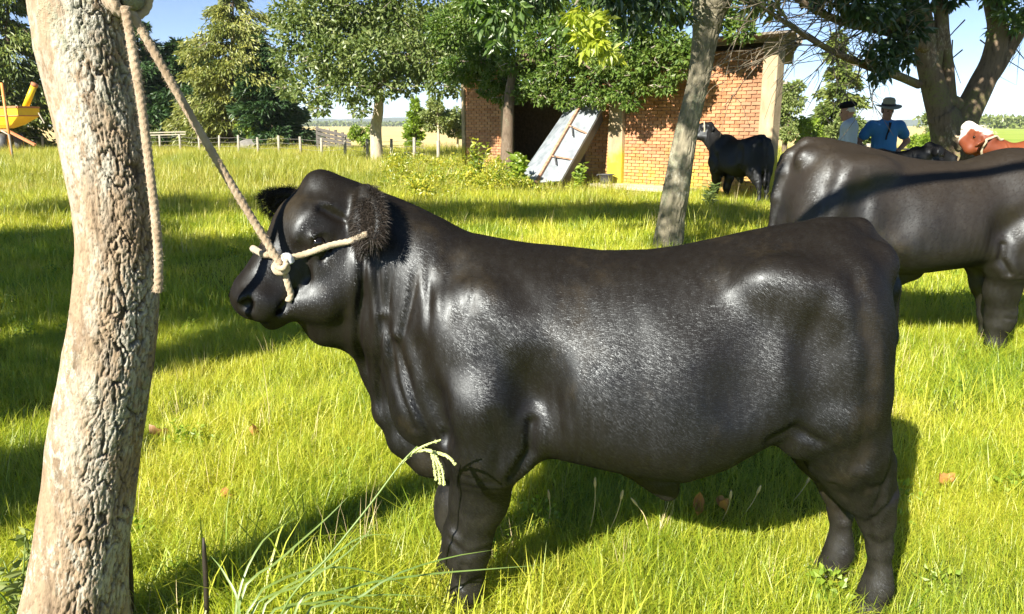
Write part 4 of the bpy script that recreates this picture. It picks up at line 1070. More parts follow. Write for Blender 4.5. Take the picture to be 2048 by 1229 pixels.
cyl = np.stack([np.cos(th * 2 * np.pi) * .125, np.sin(th * 2 * np.pi) * .125, s], 1)
wp = cyl * [26, 26, 9]; warp = np.stack([fbm(wp, 3), fbm(wp + 40, 3)], 1) - .5
def plates(cols, rows, w):
    g = np.stack([th * cols, s * rows], 1) + warp * w; g[:, 0] %= cols
    return worley(g, cols)
F1, F2 = plates(64, 20, 2.0); plate = smooth01(F2 - F1, .02, .13)
F1b, F2b = plates(110, 46, 2.0); e2 = smooth01(F2b - F1b, .02, .16)
coarse = fbm(cyl * [9, 9, 3], 3); right = smooth01(D[:, 0], -.15, .75) * (.35 + .9 * fbm(cyl * [5, 5, 2] + 9, 2)); mid_ = smooth01(fbm(cyl * [6, 6, 1.6] + 21, 3), .45, .62)
F1c, F2c = plates(26, 8, 2.6); deep = 1 - smooth01(F2c - F1c, .02, .11)
amt = np.clip(.30 + .25 * mid_ + .65 * right, 0, 1.1)
disp = .0045 * plate * amt + .0022 * e2 * amt - .012 * deep * np.clip(right + .1 * mid_, 0, 1) + .016 * (coarse - .5) + .003 * (fbm(cyl * [70, 70, 24], 2) - .5)
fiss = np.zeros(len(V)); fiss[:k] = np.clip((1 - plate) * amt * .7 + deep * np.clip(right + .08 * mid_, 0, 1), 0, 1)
lich = np.zeros(len(V)); lich[:k] = np.clip(1.1 * right * smooth01(fbm(cyl * [7, 7, 3] + 50, 3), .42, .58) + smooth01(s, 1.25, 1.5) * smooth01(fbm(cyl * [9, 9, 5] + 70, 3), .48, .6) + .6 * smooth01(fbm(cyl * [10, 10, 4] + 90, 3), .62, .70), 0, 1)
V[:k] = V[:k] + D * disp[:, None] - D * .004
# flare at the root
fl = .05 * np.clip(1 - s / .35, 0, 1) ** 2; V[:k] += D * (fl * (1 + .5 * np.cos(th * 2 * np.pi * 5)))[:, None]
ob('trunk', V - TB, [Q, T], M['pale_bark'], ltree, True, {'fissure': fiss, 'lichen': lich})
topL = path[-1]
# snapped stub where the rope is made fast
stub = spline([P(215, -25, TY), P(245, -10, TY - .03), P(268, -2, TY - .06)], 8)
m = MB(); rough_tube(m, stub - TB, .034, .026, 12, .12, 3); m.build('stub', M['grey_bark'], ltree, True)
up1 = topL + np.array([.1, -.1, .9])
m = MB(); limbs = [spline([topL - [0, 0, .15], up1, up1 + [.3, -.3, 1.2]], 12), spline([up1, up1 + [1.1, -.3, .9], up1 + [2.3, -.6, 1.3], up1 + [3.3, -.9, 1.6]], 14), spline([up1 + [.1, -.1, .4], up1 + [-.9, .5, 1.2], up1 + [-1.6, .9, 2.2]], 12), spline([up1 + [.2, -.1, .9], up1 + [.9, .9, 2.2], up1 + [1.2, 1.6, 3.2]], 12)]
for i, l in enumerate(limbs): rough_tube(m, l - TB, .095 if i == 0 else .055, .02, 12, .08, i)
m.build('limbs', M['pale_bark'], ltree, True)
rng = np.random.default_rng(71); cl = [(*(up1 + np.array(q[:3]) - TB), q[3]) for q in [(1.3, 1.8, 3.3, .8), (.4, 1.2, 3.0, .7), (-1.2, 1.2, 2.6, .7), (.3, -.2, 2.8, .6), (2.9, -.8, 1.7, .40), (3.5, -1.0, 1.8, .35), (.9, 2.8, 3.6, .8), (-.4, 2.2, 3.3, .7)]]
V, F = crown_leaves(cl, 6500, .11, .055, rng); ob('crown', V, F, M['broad_leaf'], ltree, False)

# slanting trunk behind the near bull
edgeM = [(520, 1298, 1366), (490, 1305, 1366), (440, 1315, 1368), (380, 1326, 1379), (320, 1340, 1386), (260, 1355, 1395), (200, 1368, 1408), (140, 1379, 1422), (80, 1385, 1434), (30, 1388, 1448), (0, 1386, 1462), (-70, 1392, 1490), (-160, 1410, 1520), (-260, 1440, 1530)]
MY = 9.4; ctr = []; rad = []
for y, a, b in edgeM:
    l, r = P(a, y, MY), P(b, y, MY); ctr.append((l + r) / 2); rad.append(np.linalg.norm(r - l) / 2)
ctr = np.array(ctr); MBs = ctr[0] * [1, 1, 0]; ctr = np.concatenate([[ctr[0] * [1, 1, 0] - [.06, 0, .1]], ctr]); rad = np.concatenate([[rad[0] * 1.2], rad])
mtree = empty('slanting_tree', tuple(MBs)); tag(mtree, 'slanting grey green trunk rising behind the back of the near bull', 'tree')
path = spline(ctr, 260); rr = np.interp(np.linspace(0, 1, 260), np.linspace(0, 1, len(rad)), rad)
sides = 72; V, Q, T = tube(path, rr, sides); k = 260 * sides; C = np.repeat(path, sides, 0); D = V[:k] - C; D /= np.linalg.norm(D, axis=1)[:, None]
th = np.tile(np.arange(sides) / sides, 260); s = np.repeat(np.linspace(0, 4.6, 260), sides); cyl = np.stack([np.cos(th * 6.2832) * .2, np.sin(th * 6.2832) * .2, s], 1)
g = np.stack([th * 26, s * 4.5], 1) + 1.5 * (np.stack([fbm(cyl * [8, 8, 4], 3), fbm(cyl * [8, 8, 4] + 30, 3)], 1) - .5); g[:, 0] %= 26
F1, F2 = worley(g, 26); V[:k] += D * (.016 * smooth01(F2 - F1, .0, .3) + .05 * (fbm(cyl * [4, 4, 1.6], 2) - .5) - .012)[:, None]
ob('trunk', V - MBs, [Q, T], M['grey_bark'], mtree)
m = MB(); tpm = path[-1]
tips = [P(1180, -40, 8.2), P(1290, -90, 8.6), P(990, -60, 8.2), tpm + [1.4, .3, 1.6], tpm + [.6, 1.2, 2.0], tpm + [-.6, .6, 1.9], P(1150, 10, 8.3), P(1300, 20, 8.9)]
for lp in limb_paths(path[-20], tips, np.random.default_rng(5)): rough_tube(m, lp - MBs, .055, .012, 8, .08, 2)
m.build('limbs', M['grey_bark'], mtree, True)
rng = np.random.default_rng(72)
def hang(spec, n, L, W, mat, name, parent, O, shell=.3, droop=.9):
    cl = [(*(P(px, py, Y) - O), r) for px, py, Y, r in spec]
    V, F = crown_leaves(cl, n, L, W, rng, shell, droop); return ob(name, V, F, mat, parent, False)
hang([(1250, 5, 8.6, .24), (1290, 0, 8.9, .26), (1330, 5, 9., .25), (1270, 45, 8.6, .18), (1230, -20, 8.6, .3), (1360, 25, 9.3, .15), (1090, -20, 8.6, .26), (1050, 10, 8.6, .18), (1320, -60, 9, .4), (1220, -90, 8.6, .4), (1100, -80, 8.6, .4)], 1900, .125, .05, M['dark_leaf'], 'crown', mtree, MBs)
hang([(1185, 45, 8.3, .13), (1160, 70, 8.3, .10), (1195, 85, 8.3, .10), (1215, 105, 8.3, .09), (1150, 30, 8.3, .10), (1205, 40, 8.4, .10), (1170, 100, 8.3, .06), (1240, 110, 8.4, .05)], 420, .115, .05, M['yellow_leaf'], 'yellow_leaves', mtree, MBs)  # cluster coloured as if sunlit
hang([(990, 25, 8.2, .13), (1015, 50, 8.2, .12), (965, 50, 8.2, .10), (985, 85, 8.2, .08), (1035, 15, 8.2, .12), (1120, 60, 8.3, .09), (1000, -30, 8.2, .2), (950, 5, 8.2, .12)], 620, .12, .05, M['broad_leaf'], 'bright_leaves', mtree, MBs)
cl = [(q[0] - MBs[0], q[1] - MBs[1], q[2], q[3]) for q in [(3.4, 7.4, 4.5, .8), (4.5, 7.9, 4.8, .85), (2.7, 6.7, 4.6, .7), (5.3, 8.4, 5., .8), (1.4, 10.5, 5., .8), (2.2, 11., 5.1, .8), (.7, 10.2, 5.2, .7), (3.2, 9.6, 5.2, .8), (3., 8.4, 4.6, .8), (3.9, 8.8, 4.7, .8), (2.3, 8.2, 4.6, .75), (4.6, 9.4, 4.9, .8)]] + [(*(tpm + np.array(q[:3]) - MBs), q[3]) for q in [(1.4, .3, 1.7, .8), (.6, 1.3, 2.1, .9), (-.7, .6, 2., .8), (.2, -.3, 2.5, .7), (2.2, .8, 2.2, .7), (.9, 2.2, 2.6, .8)]]  # outlying clumps added above the view to shade the men and forked trunk
V, F = crown_leaves(cl, 26000, .15, .07, rng); ob('upper_crown', V, F, M['broad_leaf'], mtree, False)

# forked trunk on the right with bare twigs
RY = 10.4
def pp(*q): return [P(x, y, RY + (d[0] if d else 0)) for x, y, *d in q]
RB = P(1902, 420, RY) * [1, 1, 0]
rtree = empty('forked_tree', tuple(RB)); tag(rtree, 'many forked tree with mottled bark beside the man in the hat', 'tree')
m = MB()
def lim(pts, r0, r1, sides=14, n=26, wob=.09): rough_tube(m, spline(pts, n) - RB, r0, r1, sides, wob, len(pts))
lim([P(1910, 420, RY) * [1, 1, 0], *pp((1908, 340), (1905, 300), (1893, 250), (1882, 225))], .31, .18, 24)
lim(pp((1900, 290), (1880, 225), (1866, 170), (1852, 110), (1850, 60), (1838, 0), (1828, -60)), .17, .085, 18)
lim(pp((1866, 150), (1875, 90), (1880, 40), (1870, -40)), .09, .06)
lim(pp((1905, 290), (1935, 225), (1962, 170), (1985, 120), (1995, 60), (1985, 0), (1980, -60)), .19, .085, 18)
lim(pp((1915, 270), (1930, 230), (1958, 185), (1990, 145), (2020, 95), (2048, 50), (2085, 0)), .11, .07)
lim(pp((1898, 250), (1895, 200), (1880, 165), (1868, 120)), .09, .06)
lim(pp((1903, 225), (1900, 180), (1895, 120), (1888, 60), (1885, 0), (1880, -60)), .08, .055)
lim(pp((1868, 250), (1880, 215), (1900, 205), (1920, 215)), .09, .10)
m.build('trunk', M['mixed_bark'], rtree, True)
m = MB(); tips_all = []
lim2 = lambda pts, r0, r1: rough_tube(m, spline(pts, 22) - RB, r0, r1, 10, .08, 4)
b1 = pp((1852, 95, -.1), (1800, 70, -.3), (1740, 55, -.6), (1690, 45, -.9), (1640, 25, -1.1), (1580, -10, -1.3)); lim2(b1, .075, .03)
b2 = pp((1838, 170, -.1), (1790, 150, -.4), (1740, 135, -.7), (1690, 115, -1.), (1650, 95, -1.2), (1600, 65, -1.4), (1540, 25, -1.6), (1500, 0, -1.7)); lim2(b2, .055, .016)
b3 = pp((1850, 55, .1), (1790, 55, 0), (1720, 40, -.1), (1650, 0, -.2)); lim2(b3, .04, .015)
b4 = pp((1990, 95, .1), (2030, 60, .2), (2080, 40, .3)); lim2(b4, .05, .02)
m.build('limbs', M['mixed_bark'], rtree, True)
m = MB(); rt = np.random.default_rng(9)
for br_, nt in ((b1, 30), (b2, 48), (b3, 22), (b4, 14)):
    pth = spline(br_, 60)
    for _ in range(nt):
        i = rt.integers(12, 58); a = pth[i]; t = pth[min(i + 1, 59)] - pth[i]; t /= np.linalg.norm(t)
        L = rt.uniform(.35, 1.2); d = t * .8 + rt.normal(0, .5, 3) + [0, 0, rt.choice([.35, -.45])]; d /= np.linalg.norm(d)
        q = spline([a, a + d * L * .45 + rt.normal(0, .05, 3), a + d * L + [0, 0, -.16 * L * rt.random()]], 9)
        m.tube(q - RB, np.linspace(.009, .003, 9), 4)
        for _ in range(4):
            j = rt.integers(3, 8); d2 = d + rt.normal(0, .6, 3); d2 /= np.linalg.norm(d2); l2 = L * rt.uniform(.25, .55)
            m.tube(spline([q[j], q[j] + d2 * l2 * .5 + rt.normal(0, .02, 3), q[j] + d2 * l2 + [0, 0, -.1 * l2]], 6) - RB, np.linspace(.005, .002, 6), 3)
for px, py in ((1905, 80), (1925, 100), (1930, 40), (1960, 80)):
    a = P(px, py, RY + .1); d = np.array([rt.normal(0, .5), 0, -.6]); m.tube(spline([a, a + d * .4, a + d * .9 + [.1, 0, 0]], 8) - RB, np.linspace(.01, .004, 8), 4)
m.build('twigs', M['twig'], rtree, True)['kind'] = 'stuff'
rng = np.random.default_rng(73)
hang([(1720, 20, 9.2, .22), (1690, 0, 9.2, .2), (1760, 30, 9.3, .24), (1800, 20, 9.6, .3), (1790, 90, 9.6, .22), (1750, 105, 9.4, .17), (1770, 130, 9.5, .16), (1810, 115, 9.7, .16), (1755, 150, 9.4, .09), (1820, 60, 9.8, .25), (1850, 0, 10., .2), (1905, -5, 10.3, .16), (1700, -60, 9.3, .4), (1800, -70, 9.6, .5), (1900, -80, 10., .5), (1640, -20, 9.2, .25)], 3600, .12, .05, M['dark_leaf'], 'crown', rtree, RB)
hang([(2010, 20, 10.2, .16), (2035, 50, 10.2, .12), (2000, -20, 10.2, .25), (2060, 20, 10.2, .25), (1985, 60, 10.4, .08)], 500, .12, .05, M['broad_leaf'], 'bright_leaves', rtree, RB)
hang([(1530, -10, 9.0, .22), (1500, 15, 8.9, .16), (1545, 20, 9., .10), (1520, -50, 9, .3)], 420, .12, .05, M['far_green'], 'pale_leaves', mtree, MBs)
cl = [(*(P(1880, -120, RY) + np.array(q[:3]) - RB), q[3]) for q in [(0, 0, .8, .9), (1.2, .5, 1.2, .9), (-1.3, -.6, .8, .8), (.3, 1.4, 1.6, .9), (-.8, .8, 1.6, .8), (-2.3, -1.4, .7, .6)]]
V, F = crown_leaves(cl, 6000, .13, .06, rng); ob('upper_crown', V, F, M['dark_leaf'], rtree, False)

# trees outside the frame on the sun side: their shade lies across the meadow
def shade_tree(label, x, y, H, cl, n, seed):
    c = np.array([x, y, 0.])
    return broad_tree('paddock_tree', label, [c - [0, 0, .1], c + [.1, 0, H * .3], c + [0, .1, H * .6]], .2, .12, [(x + a, y + b, z, r) for a, b, z, r in cl], n, .13, .065, M['pale_bark'], M['broad_leaf'], seed=seed, group='trees of the paddock row')
# ------------------------------------------------------------------ cattle in place
def near_head_extra(K, L):
    # loose throat skin between the jaws and the brisket
    K.chain([(L(.21, -.15, 0), .045), (L(.235, -.215, 0), .05), (np.array([-.845, 0, .90]), .055), (np.array([-.815, 0, .80]), .05)], .05)
    K.chain([(L(.10, -.19, 0), .085), (np.array([-.83, 0, .97]), .11), (np.array([-.72, 0, .92]), .13)], .06)
    K.cone(L(-.06, -.06, 0), np.array([-.70, 0, 1.11]), .075, .13, .06)
GB = 'cattle tied under the trees'
HEAD = dict(o=P(640, 430, 2.2) - np.array([0, 2.25, 0]), rot=(.6, .82, .10), s=1.0, extra=near_head_extra, ears='droop')
near_bull, near_body, NL = make_cow('bull', 'big glossy black bull in a rope halter, nearest of the cattle, full side view', 'bull', M['black_coat'], .0075, HEAD, 'loft', (0, -.045, 0, -.035), GB)
near_bull.location = (.40, 2.25, 0)
coat_hair(near_bull, *make_cow.last, 420000, .014, .00042, M['coat_hair'], 501, bare=[(NL(.079, -.019, q * .108), .029) for q in (-1, 1)] + [(NL(.345, -.005, q * .03), .045) for q in (-1, 1)], short=(NL(.16, -.05, 0), .27))
# woolly ear of the near bull
def ear_hair(q, seed, n=5000):
    r = np.random.default_rng(seed); Rm = head_frame(*HEAD['rot']); a, b, nn = ear_axes(Rm, q, 'droop'); ax = (b - a) / np.linalg.norm(b - a); bb = np.cross(nn, ax)
    t = r.uniform(-.08, 1.12, n); an = r.uniform(0, 2 * math.pi, n); w = np.sqrt(np.clip(1 - ((t - .58) / .62) ** 2, .02, 1))
    p = a + ax * ((b - a) @ ax) * t[:, None] + bb * (.058 * w * np.cos(an))[:, None] + nn * (.020 * w * np.sin(an))[:, None]
    nr = bb * np.cos(an)[:, None] + nn * (np.sin(an) * .6)[:, None] + ax * (.4 * (t - .4))[:, None]
    O = HEAD['o'] - np.array([.40, 0, 0])
    return p @ Rm.T + O, nr @ Rm.T
p_, n_ = ear_hair(1, 1); hair_tuft(near_bull, 'ear_hair', p_, n_, .028, .0006, M['dark_hair'], .25, .5, 2)
p_, n_ = ear_hair(-1, 3); hair_tuft(near_bull, 'ear_hair', p_, n_, .028, .0006, M['dark_hair'], .25, .5, 3)

second_bull, sb_body, _ = make_cow('bull', 'larger brownish black bull behind the near bull, its head out of view on the right', 'bull', M['brown_black_coat'], .011, dict(o=(-.62, 0, 1.15), rot=(0., .7, 0.)), 'cone', (-.02, .05, .02, -.04), GB)
S2 = 1.125; second_bull.scale = (1.26, S2, S2); second_bull.rotation_euler = (0, -.05, math.pi - .03); second_bull.location = (2.62, 5.13, 0)
coat_hair(second_bull, *make_cow.last, 110000, .016, .0010, M['coat_hair_brown'], 502)

third, tb_body, L3 = make_cow('cow', 'black bullock by the shed wall with its head held up high', 'cow', M['dull_black_coat'], .013, dict(o=(-.60, -.05, 1.36), rot=(.95, .1, 0.), s=1.05), 'cone', (0, .05, 0, -.06), GB)
third.scale = (1.08,) * 3; third.rotation_euler = (0, 0, -1.2); third.location = tuple(P(1478, 350, 15.6) * [1, 1, 0])
# white muzzle marks and the rope halter of the bullock by the shed
fourth, fb_body, L4 = make_cow('cow', 'dark cow half hidden behind the second bull, head low by the man in the hat', 'cow', M['dull_black_coat'], .014, dict(o=(-.66, 0, 1.21), rot=(.3, .35, 0.)), 'cone', (0, 0, 0, 0), GB)
fourth.scale = (.98,) * 3; fourth.rotation_euler = (0, 0, math.pi - .15)
fourth.location = (4.0, 9.6, .02)
R5 = head_frame(-1.15, -.55, 0.); O5 = np.array([-1.02, 0, 1.24])
def red_marks(V):
    q = (V - O5) @ R5
    face = smooth01(q[:, 1] + .25 * (q[:, 0] - .02) + .06 * (fbm(V * 18) - .5), .062, .085) * smooth01(q[:, 0], -.05, .0)
    return np.clip(face + smooth01(q[:, 0], .20, .24), 0, 1)
fifth, rb_body, L5 = make_cow('cow', 'red cow with a white face, head pulled up against the forked trunk', 'cow', M['red_coat'], .013, dict(o=(-.62, 0, 1.24), rot=(-1.15, -.55, 0.), ears=((-.06, .0, .10), (-.10, -.01, .26))), 'cone', (0, 0, 0, 0), GB, marks=red_marks)
fifth.location = (6.74, 9.55, .10)
r_ = np.random.default_rng(6); n_ = 140
q_ = np.stack([r_.uniform(-.02, .16, n_), .088 + .02 * r_.random(n_), r_.uniform(-.08, .08, n_)], 1)
hair_tuft(fifth, 'white_forelock', q_ @ R5.T + O5, np.tile(R5[:, 1], (n_, 1)), .028, .0014, M['white_hair'], .4, .4, 8)

# ------------------------------------------------------------------ ropes
bpy.context.view_layer.update()
def surf_tree(body):
    me = body.data; mw = body.matrix_world; n = len(me.vertices); co = np.empty(n * 3, np.float32); me.vertices.foreach_get('co', co); co = co.reshape(-1, 3)
    w = np.array(mw); co = co @ w[:3, :3].T + w[:3, 3]
    f = np.empty(len(me.polygons) * 4, np.int32); me.polygons.foreach_get('vertices', f)
    return BVHTree.FromPolygons([tuple(v) for v in co.tolist()], f.reshape(-1, 4).tolist())
NT_ = surf_tree(near_body); CAM = Vector((0, 0, EYE))
def on_skin(px, py, off):
    hit, n, _, _ = NT_.ray_cast(CAM, ray(px, py))
    return None if hit is None else np.array(hit + n * off)
def wrap(pts, off):
    """pull points onto the skin and stand them off by the rope radius"""
    out = []
    for p in pts:
        c, n, _, _ = NT_.find_nearest(Vector(p)); out.append(np.array(c + n * off))
    return np.array(out)
def rope(name, pts, r, mat, parent, n=None, tw=None):
    pts = np.asarray(pts, float); L = np.linalg.norm(np.diff(pts, axis=0), axis=1).sum(); n = n or max(12, int(L / .0032))
    pts = spline(pts, n); r = r * (1 + .16 * (fbm(pts * 55, 2) - .5)); V, Q, T = tube(pts, r, 15, 3, 420. if tw is None else tw, .085); return ob(name, V, [Q, T], mat, parent)
RR = .0088
kp = on_skin(566, 528, .016)
halter = empty('rope_halter', tuple(kp)); HO = np.array(kp); tag(halter, 'pale rope halter round the muzzle and behind the ear of the near bull', 'halter')
def hl(name, pts, r=RR, mat='rope', **k): return rope(name, np.asarray(pts) - HO, r, M[mat], halter, **k)
hw_ = near_bull.matrix_world; NLw = lambda u, v, w: np.array(hw_ @ Vector(NL(u, v, w)))
def over(pxs, off=RR): return [q for q in (on_skin(x, y, off) for x, y in pxs) if q is not None]
band = over([(566, 526), (555, 515), (542, 512), (530, 511)]) + list(wrap([NLw(.19, .10, -.03), NLw(.19, .06, -.09), NLw(.17, -.02, -.12)], RR))
hl('nose_band', band)
cheek = over([(566, 526), (585, 515), (610, 507), (640, 499), (670, 491), (700, 484), (725, 476), (738, 471)])
hl('cheek_rope', cheek)
chin = over([(566, 530), (571, 550), (575, 570), (578, 590), (580, 605)]) + []
hl('chin_rope', chin)
kn = kp + np.array([0, -.012, 0]); a = np.linspace(0, 2 * math.pi, 22)
hl('knot', np.stack([kn[0] - .003 + .017 * np.cos(a), kn[1] - .004 * np.sin(2 * a), kn[2] - .006 + .015 * np.sin(a)], 1), .008)
hl('knot', np.stack([kn[0] + .004 + .012 * np.cos(a), kn[1] - .012 + .006 * np.sin(a), kn[2] + .008 + .014 * np.sin(a)], 1), .0075)
hl('tape_wrap', [kp + [.004, -.014, .018], kp + [.018, -.012, .020], kp + [.022, -.008, .006]], .0125, 'white_tape', n=10, tw=0.)
tie = P(256, 12, TY - .05)
lead = rope('lead_rope', np.array([tie, tie * .66 + kn * .34 - [0, 0, .012], tie * .33 + kn * .67 - [0, 0, .012], kn + [0, -.01, .004]]), .0098, M['old_rope'], None)
tag(lead, 'taut tan rope running from the lichened trunk down to the halter', 'rope')
hang_pts = [P(x, y, TY - .10 - .02 * math.sin(y * .005)) for x, y in ((250, 14), (258, 60), (268, 120), (280, 190), (291, 270), (300, 345), (309, 420), (316, 500), (317, 560), (315, 584))]
tail_rope = rope('rope_end', hang_pts, .0100, M['old_rope'], None)
tag(tail_rope, 'loose rope end hanging straight down beside the lichened trunk', 'rope')
for i_, (o_, r0_) in enumerate(((lead, .0098), (tail_rope, .0100))):
    n_ = len(o_.data.vertices); co = np.empty(n_ * 3, np.float32); o_.data.vertices.foreach_get('co', co); co = co.reshape(-1, 3)[:-2]
    k_ = np.random.default_rng(20 + i_).integers(0, len(co), 1500); c_ = co.reshape(-1, 15, 3).mean(1)[k_ // 15]; d_ = (co[k_] - c_) / r0_
    hair_tuft(o_, 'fibres', co[k_] - d_ * .001, d_, .009, .00035, M['old_rope'], .1, .6, 30 + i_)['kind'] = 'stuff'
s0, s1 = stub[3], stub[6]; ax = (s1 - s0) / np.linalg.norm(s1 - s0); e1 = np.cross(ax, (0, 0, 1.)); e1 /= np.linalg.norm(e1); e2 = np.cross(ax, e1); a = np.linspace(0, 2 * math.pi * 3.2, 60)
hitch = rope('rope_hitch', s0 + .01 * ax + ax * (a / a[-1])[:, None] * .045 + .042 * (np.cos(a)[:, None] * e1 + np.sin(a)[:, None] * e2), .0098, M['old_rope'], None, 260)
tag(hitch, 'rope hitch wound round the snapped stub at the top of the lichened trunk', 'knot')
r3 = np.array(L3(.16, .055, .0)); m3 = third.matrix_world
th3 = np.linspace(0, 2 * math.pi, 20); h3 = [np.array(m3 @ Vector(L3(.05, .01 + .115 * math.cos(t), .125 * math.sin(t)))) for t in th3]
t3 = surf_tree(tb_body); h3 = np.array([np.array(t3.find_nearest(Vector(p))[0] + t3.find_nearest(Vector(p))[1] * .008) for p in h3])
tag(rope('rope_halter', h3, .013, M['rope'], None, 60), 'pale halter rope on the raised head of the bullock by the shed', 'halter')
t5 = surf_tree(rb_body); m5 = fifth.matrix_world
h5 = [np.array(m5 @ Vector(L5(-.10, .0 + .13 * math.cos(t), .14 * math.sin(t)))) for t in th3]
h5 = np.array([np.array(t5.find_nearest(Vector(p))[0] + t5.find_nearest(Vector(p))[1] * .010) for p in h5])
tag(rope('rope_halter', h5, .013, M['rope'], None, 60), 'pale halter rope behind the ears of the red cow', 'halter')
a = P(1906, 262, 10.02); tag(rope('tie_rope', [a, P(1914, 274, 9.95), P(1926, 270, 9.9), np.array(m5 @ Vector(L5(.22, .05, .0)))], .012, M['rope'], None, 60), 'short rope tying the red cow to the forked trunk', 'rope')
tag(rope('tie_rope', [P(1868, 318, 9.9), P(1852, 330, 9.75), P(1838, 333, 9.5), P(1820, 322, 9.4), P(1808, 312, 9.4)], .013, M['old_rope'], None, 60), 'slack rope from the forked trunk to the dark cow', 'rope')

# ------------------------------------------------------------------ the two men
def hand(K, wrist, fdir, ndir, tdir, s=1., curl=.5):
    """palm and five bent fingers; fdir along the fingers, ndir out of the palm, tdir towards the thumb"""
    f, n, t = (np.asarray(v, float) / np.linalg.norm(v) for v in (fdir, ndir, tdir)); w = np.asarray(wrist, float)
    K.ell(w + f * .05 * s, (.047 * s, .042 * s, .016 * s), np.stack([f, t, n], 1), .012)
    for i, (off, L) in enumerate(((.030, .072), (.010, .080), (-.010, .074), (-.029, .058))):
        b = w + (f * .088 + t * off) * s; c = b + (f * .5 * L + n * .25 * L * curl) * s; e = c + (f * .35 * L * (1 - curl) + n * .5 * L * curl) * s
        K.chain([(b, .0095 * s), (c, .0088 * s), (e, .0075 * s)], .004)
    b = w + (f * .028 + t * .034) * s; c = b + (f * .03 + t * .028 + n * .01) * s; e = c + (f * .03 + t * .006 + n * .012) * s
    K.chain([(b, .013 * s), (c, .011 * s), (e, .009 * s)], .008)
def make_man(name, label, skin, shirt, trousers, J, hatf, head_tilt, hair, sleeve=.55, h=.009, belly=.0, buttons=False):
    root = empty(name); tag(root, label, 'person')
    B = [-.55, -.36, -.02], [.55, .36, 1.86]
    sh = {q: np.array(J['sh%d' % q]) for q in (0, 1)}; el = {q: np.array(J['el%d' % q]) for q in (0, 1)}; wr = {q: np.array(J['wr%d' % q]) for q in (0, 1)}
    hc = np.array(J['head']); nk = np.array([0, .015, 1.45])
    def torso(K, g):
        K.ell((0, 0, 1.22), (.165 + g, .105 + g, .26), None, .05); K.ell((0, .0, 1.36), (.195 + g, .10 + g, .12), None, .05)
        K.ell((0, -.015 - belly * .5, 1.06), (.155 + g, .11 + g + belly, .14), None, .06); K.ell((0, .01, .95), (.165 + g, .115 + g, .12), None, .05)
        for q in (0, 1): K.ell(sh[q] + [0, 0, -.02], (.075 + g, .07 + g, .075 + g), None, .05)
    K = Clay(*B, h); torso(K, 0); K.cone(nk - [0, 0, .06], hc - [0, -.02, .07], .06, .055, .03)
    yaw, pit = head_tilt; cy, sy, cp_, sp_ = math.cos(yaw), math.sin(yaw), math.cos(pit), math.sin(pit)
    fw = np.array([-sy * cp_, -cy * cp_, -sp_]); rt_ = np.array([cy, -sy, 0]); up = np.cross(fw, rt_) * -1
    if up[2] < 0: up = -up
    RH = np.stack([rt_, fw, up], 1); HP = lambda x, y, z: hc + RH @ np.array([x, y, z])
    K.ell(HP(0, -.012, .03), (.077, .096, .098), RH, .02); K.ell(HP(0, .022, -.045), (.058, .068, .075), RH, .03); K.ell(HP(0, .065, -.088), (.028, .026, .022), RH, .02)
    K.cone(HP(0, .085, .005), HP(0, .104, -.028), .009, .015, .012); K.ell(HP(0, .075, .028), (.058, .014, .012), RH, .012)
    K.cone(HP(-.022, .088, -.062), HP(.022, .088, -.062), .004, .004, .006, True)
    for q in (-1, 1): K.ell(HP(.031 * q, .088, .008), (.016, .012, .010), RH, .008, True); K.ell(HP(.078 * q, -.005, -.005), (.012, .02, .032), RH, .006)
    for q in (0, 1):
        K.chain([(sh[q], .055), (el[q], .043), (wr[q], .029)], .02); hd = J['hand%d' % q]; hand(K, wr[q], *hd)
        sx = -1 if q == 0 else 1; ft = np.array(J.get('ft%d' % q, (.11 * sx, .0, .08)))
        K.chain([((.085 * sx, .01, .88), .085), (ft + [-.01 * sx, -.01, .42], .058), (ft, .04)], .03); K.chain([(ft + [0, .03, -.04], .04), (ft + [.02 * sx, -.16, -.05], .032)], .02)
    V, F = K.mesh(2); ob('body', V, F, skin, root)
    for q in (-1, 1):
        th, n = np.linspace(0, math.pi, 7), 10; V2, Q, T = tube(np.stack([0 * th, 0 * th, .010 * np.cos(th)], 1), .010 * np.sin(th) + 1e-5, n); ob('eye', V2 + HP(.031 * q, .080, .008), [Q, T], M['eye'], root)
    g = .016; K = Clay(*B, h); torso(K, g); K.ell((0, .0, .93), (.18 + g, .125 + g, .10), None, .05)
    K.cone(nk - [0, 0, .06], nk + [0, 0, .0], .082, .066, .03)
    for q in (0, 1): K.cone(sh[q], sh[q] + (el[q] - sh[q]) * sleeve, .075, .068 + .01, .03)
    z_ = K.ax[2][None, None, :]; K.D[:] = np.maximum(K.D, (J.get('hem', .92) - z_)); 
    V, F = K.mesh(2); Nn = vnormals(V, F)
    V += Nn * (.016 * (fbm(np.stack([V[:, 0] * 9, V[:, 1] * 9, V[:, 2] * 7 + V[:, 0] * 6], 1), 3) - .5) * smooth01(V[:, 2], .8, 1.0))[:, None]
    ob('shirt', V, F, shirt, root)
    K = Clay([-.4, -.3, .0], [.4, .3, 1.1], .011); K.ell((0, .01, .95), (.178, .125, .13), None, .05)
    for q in (0, 1):
        sx = -1 if q == 0 else 1; ft = np.array(J.get('ft%d' % q, (.11 * sx, .0, .08))); K.chain([((.09 * sx, .01, .88), .112), (ft + [-.01 * sx, -.01, .42], .085), (ft, .075)], .05)
    V, F = K.mesh(2); V += vnormals(V, F) * (.02 * (fbm(V * [8, 8, 14], 2) - .5))[:, None]; ob('trousers', V, F, trousers, root)
    hatf(root, HP, RH, hair); return root
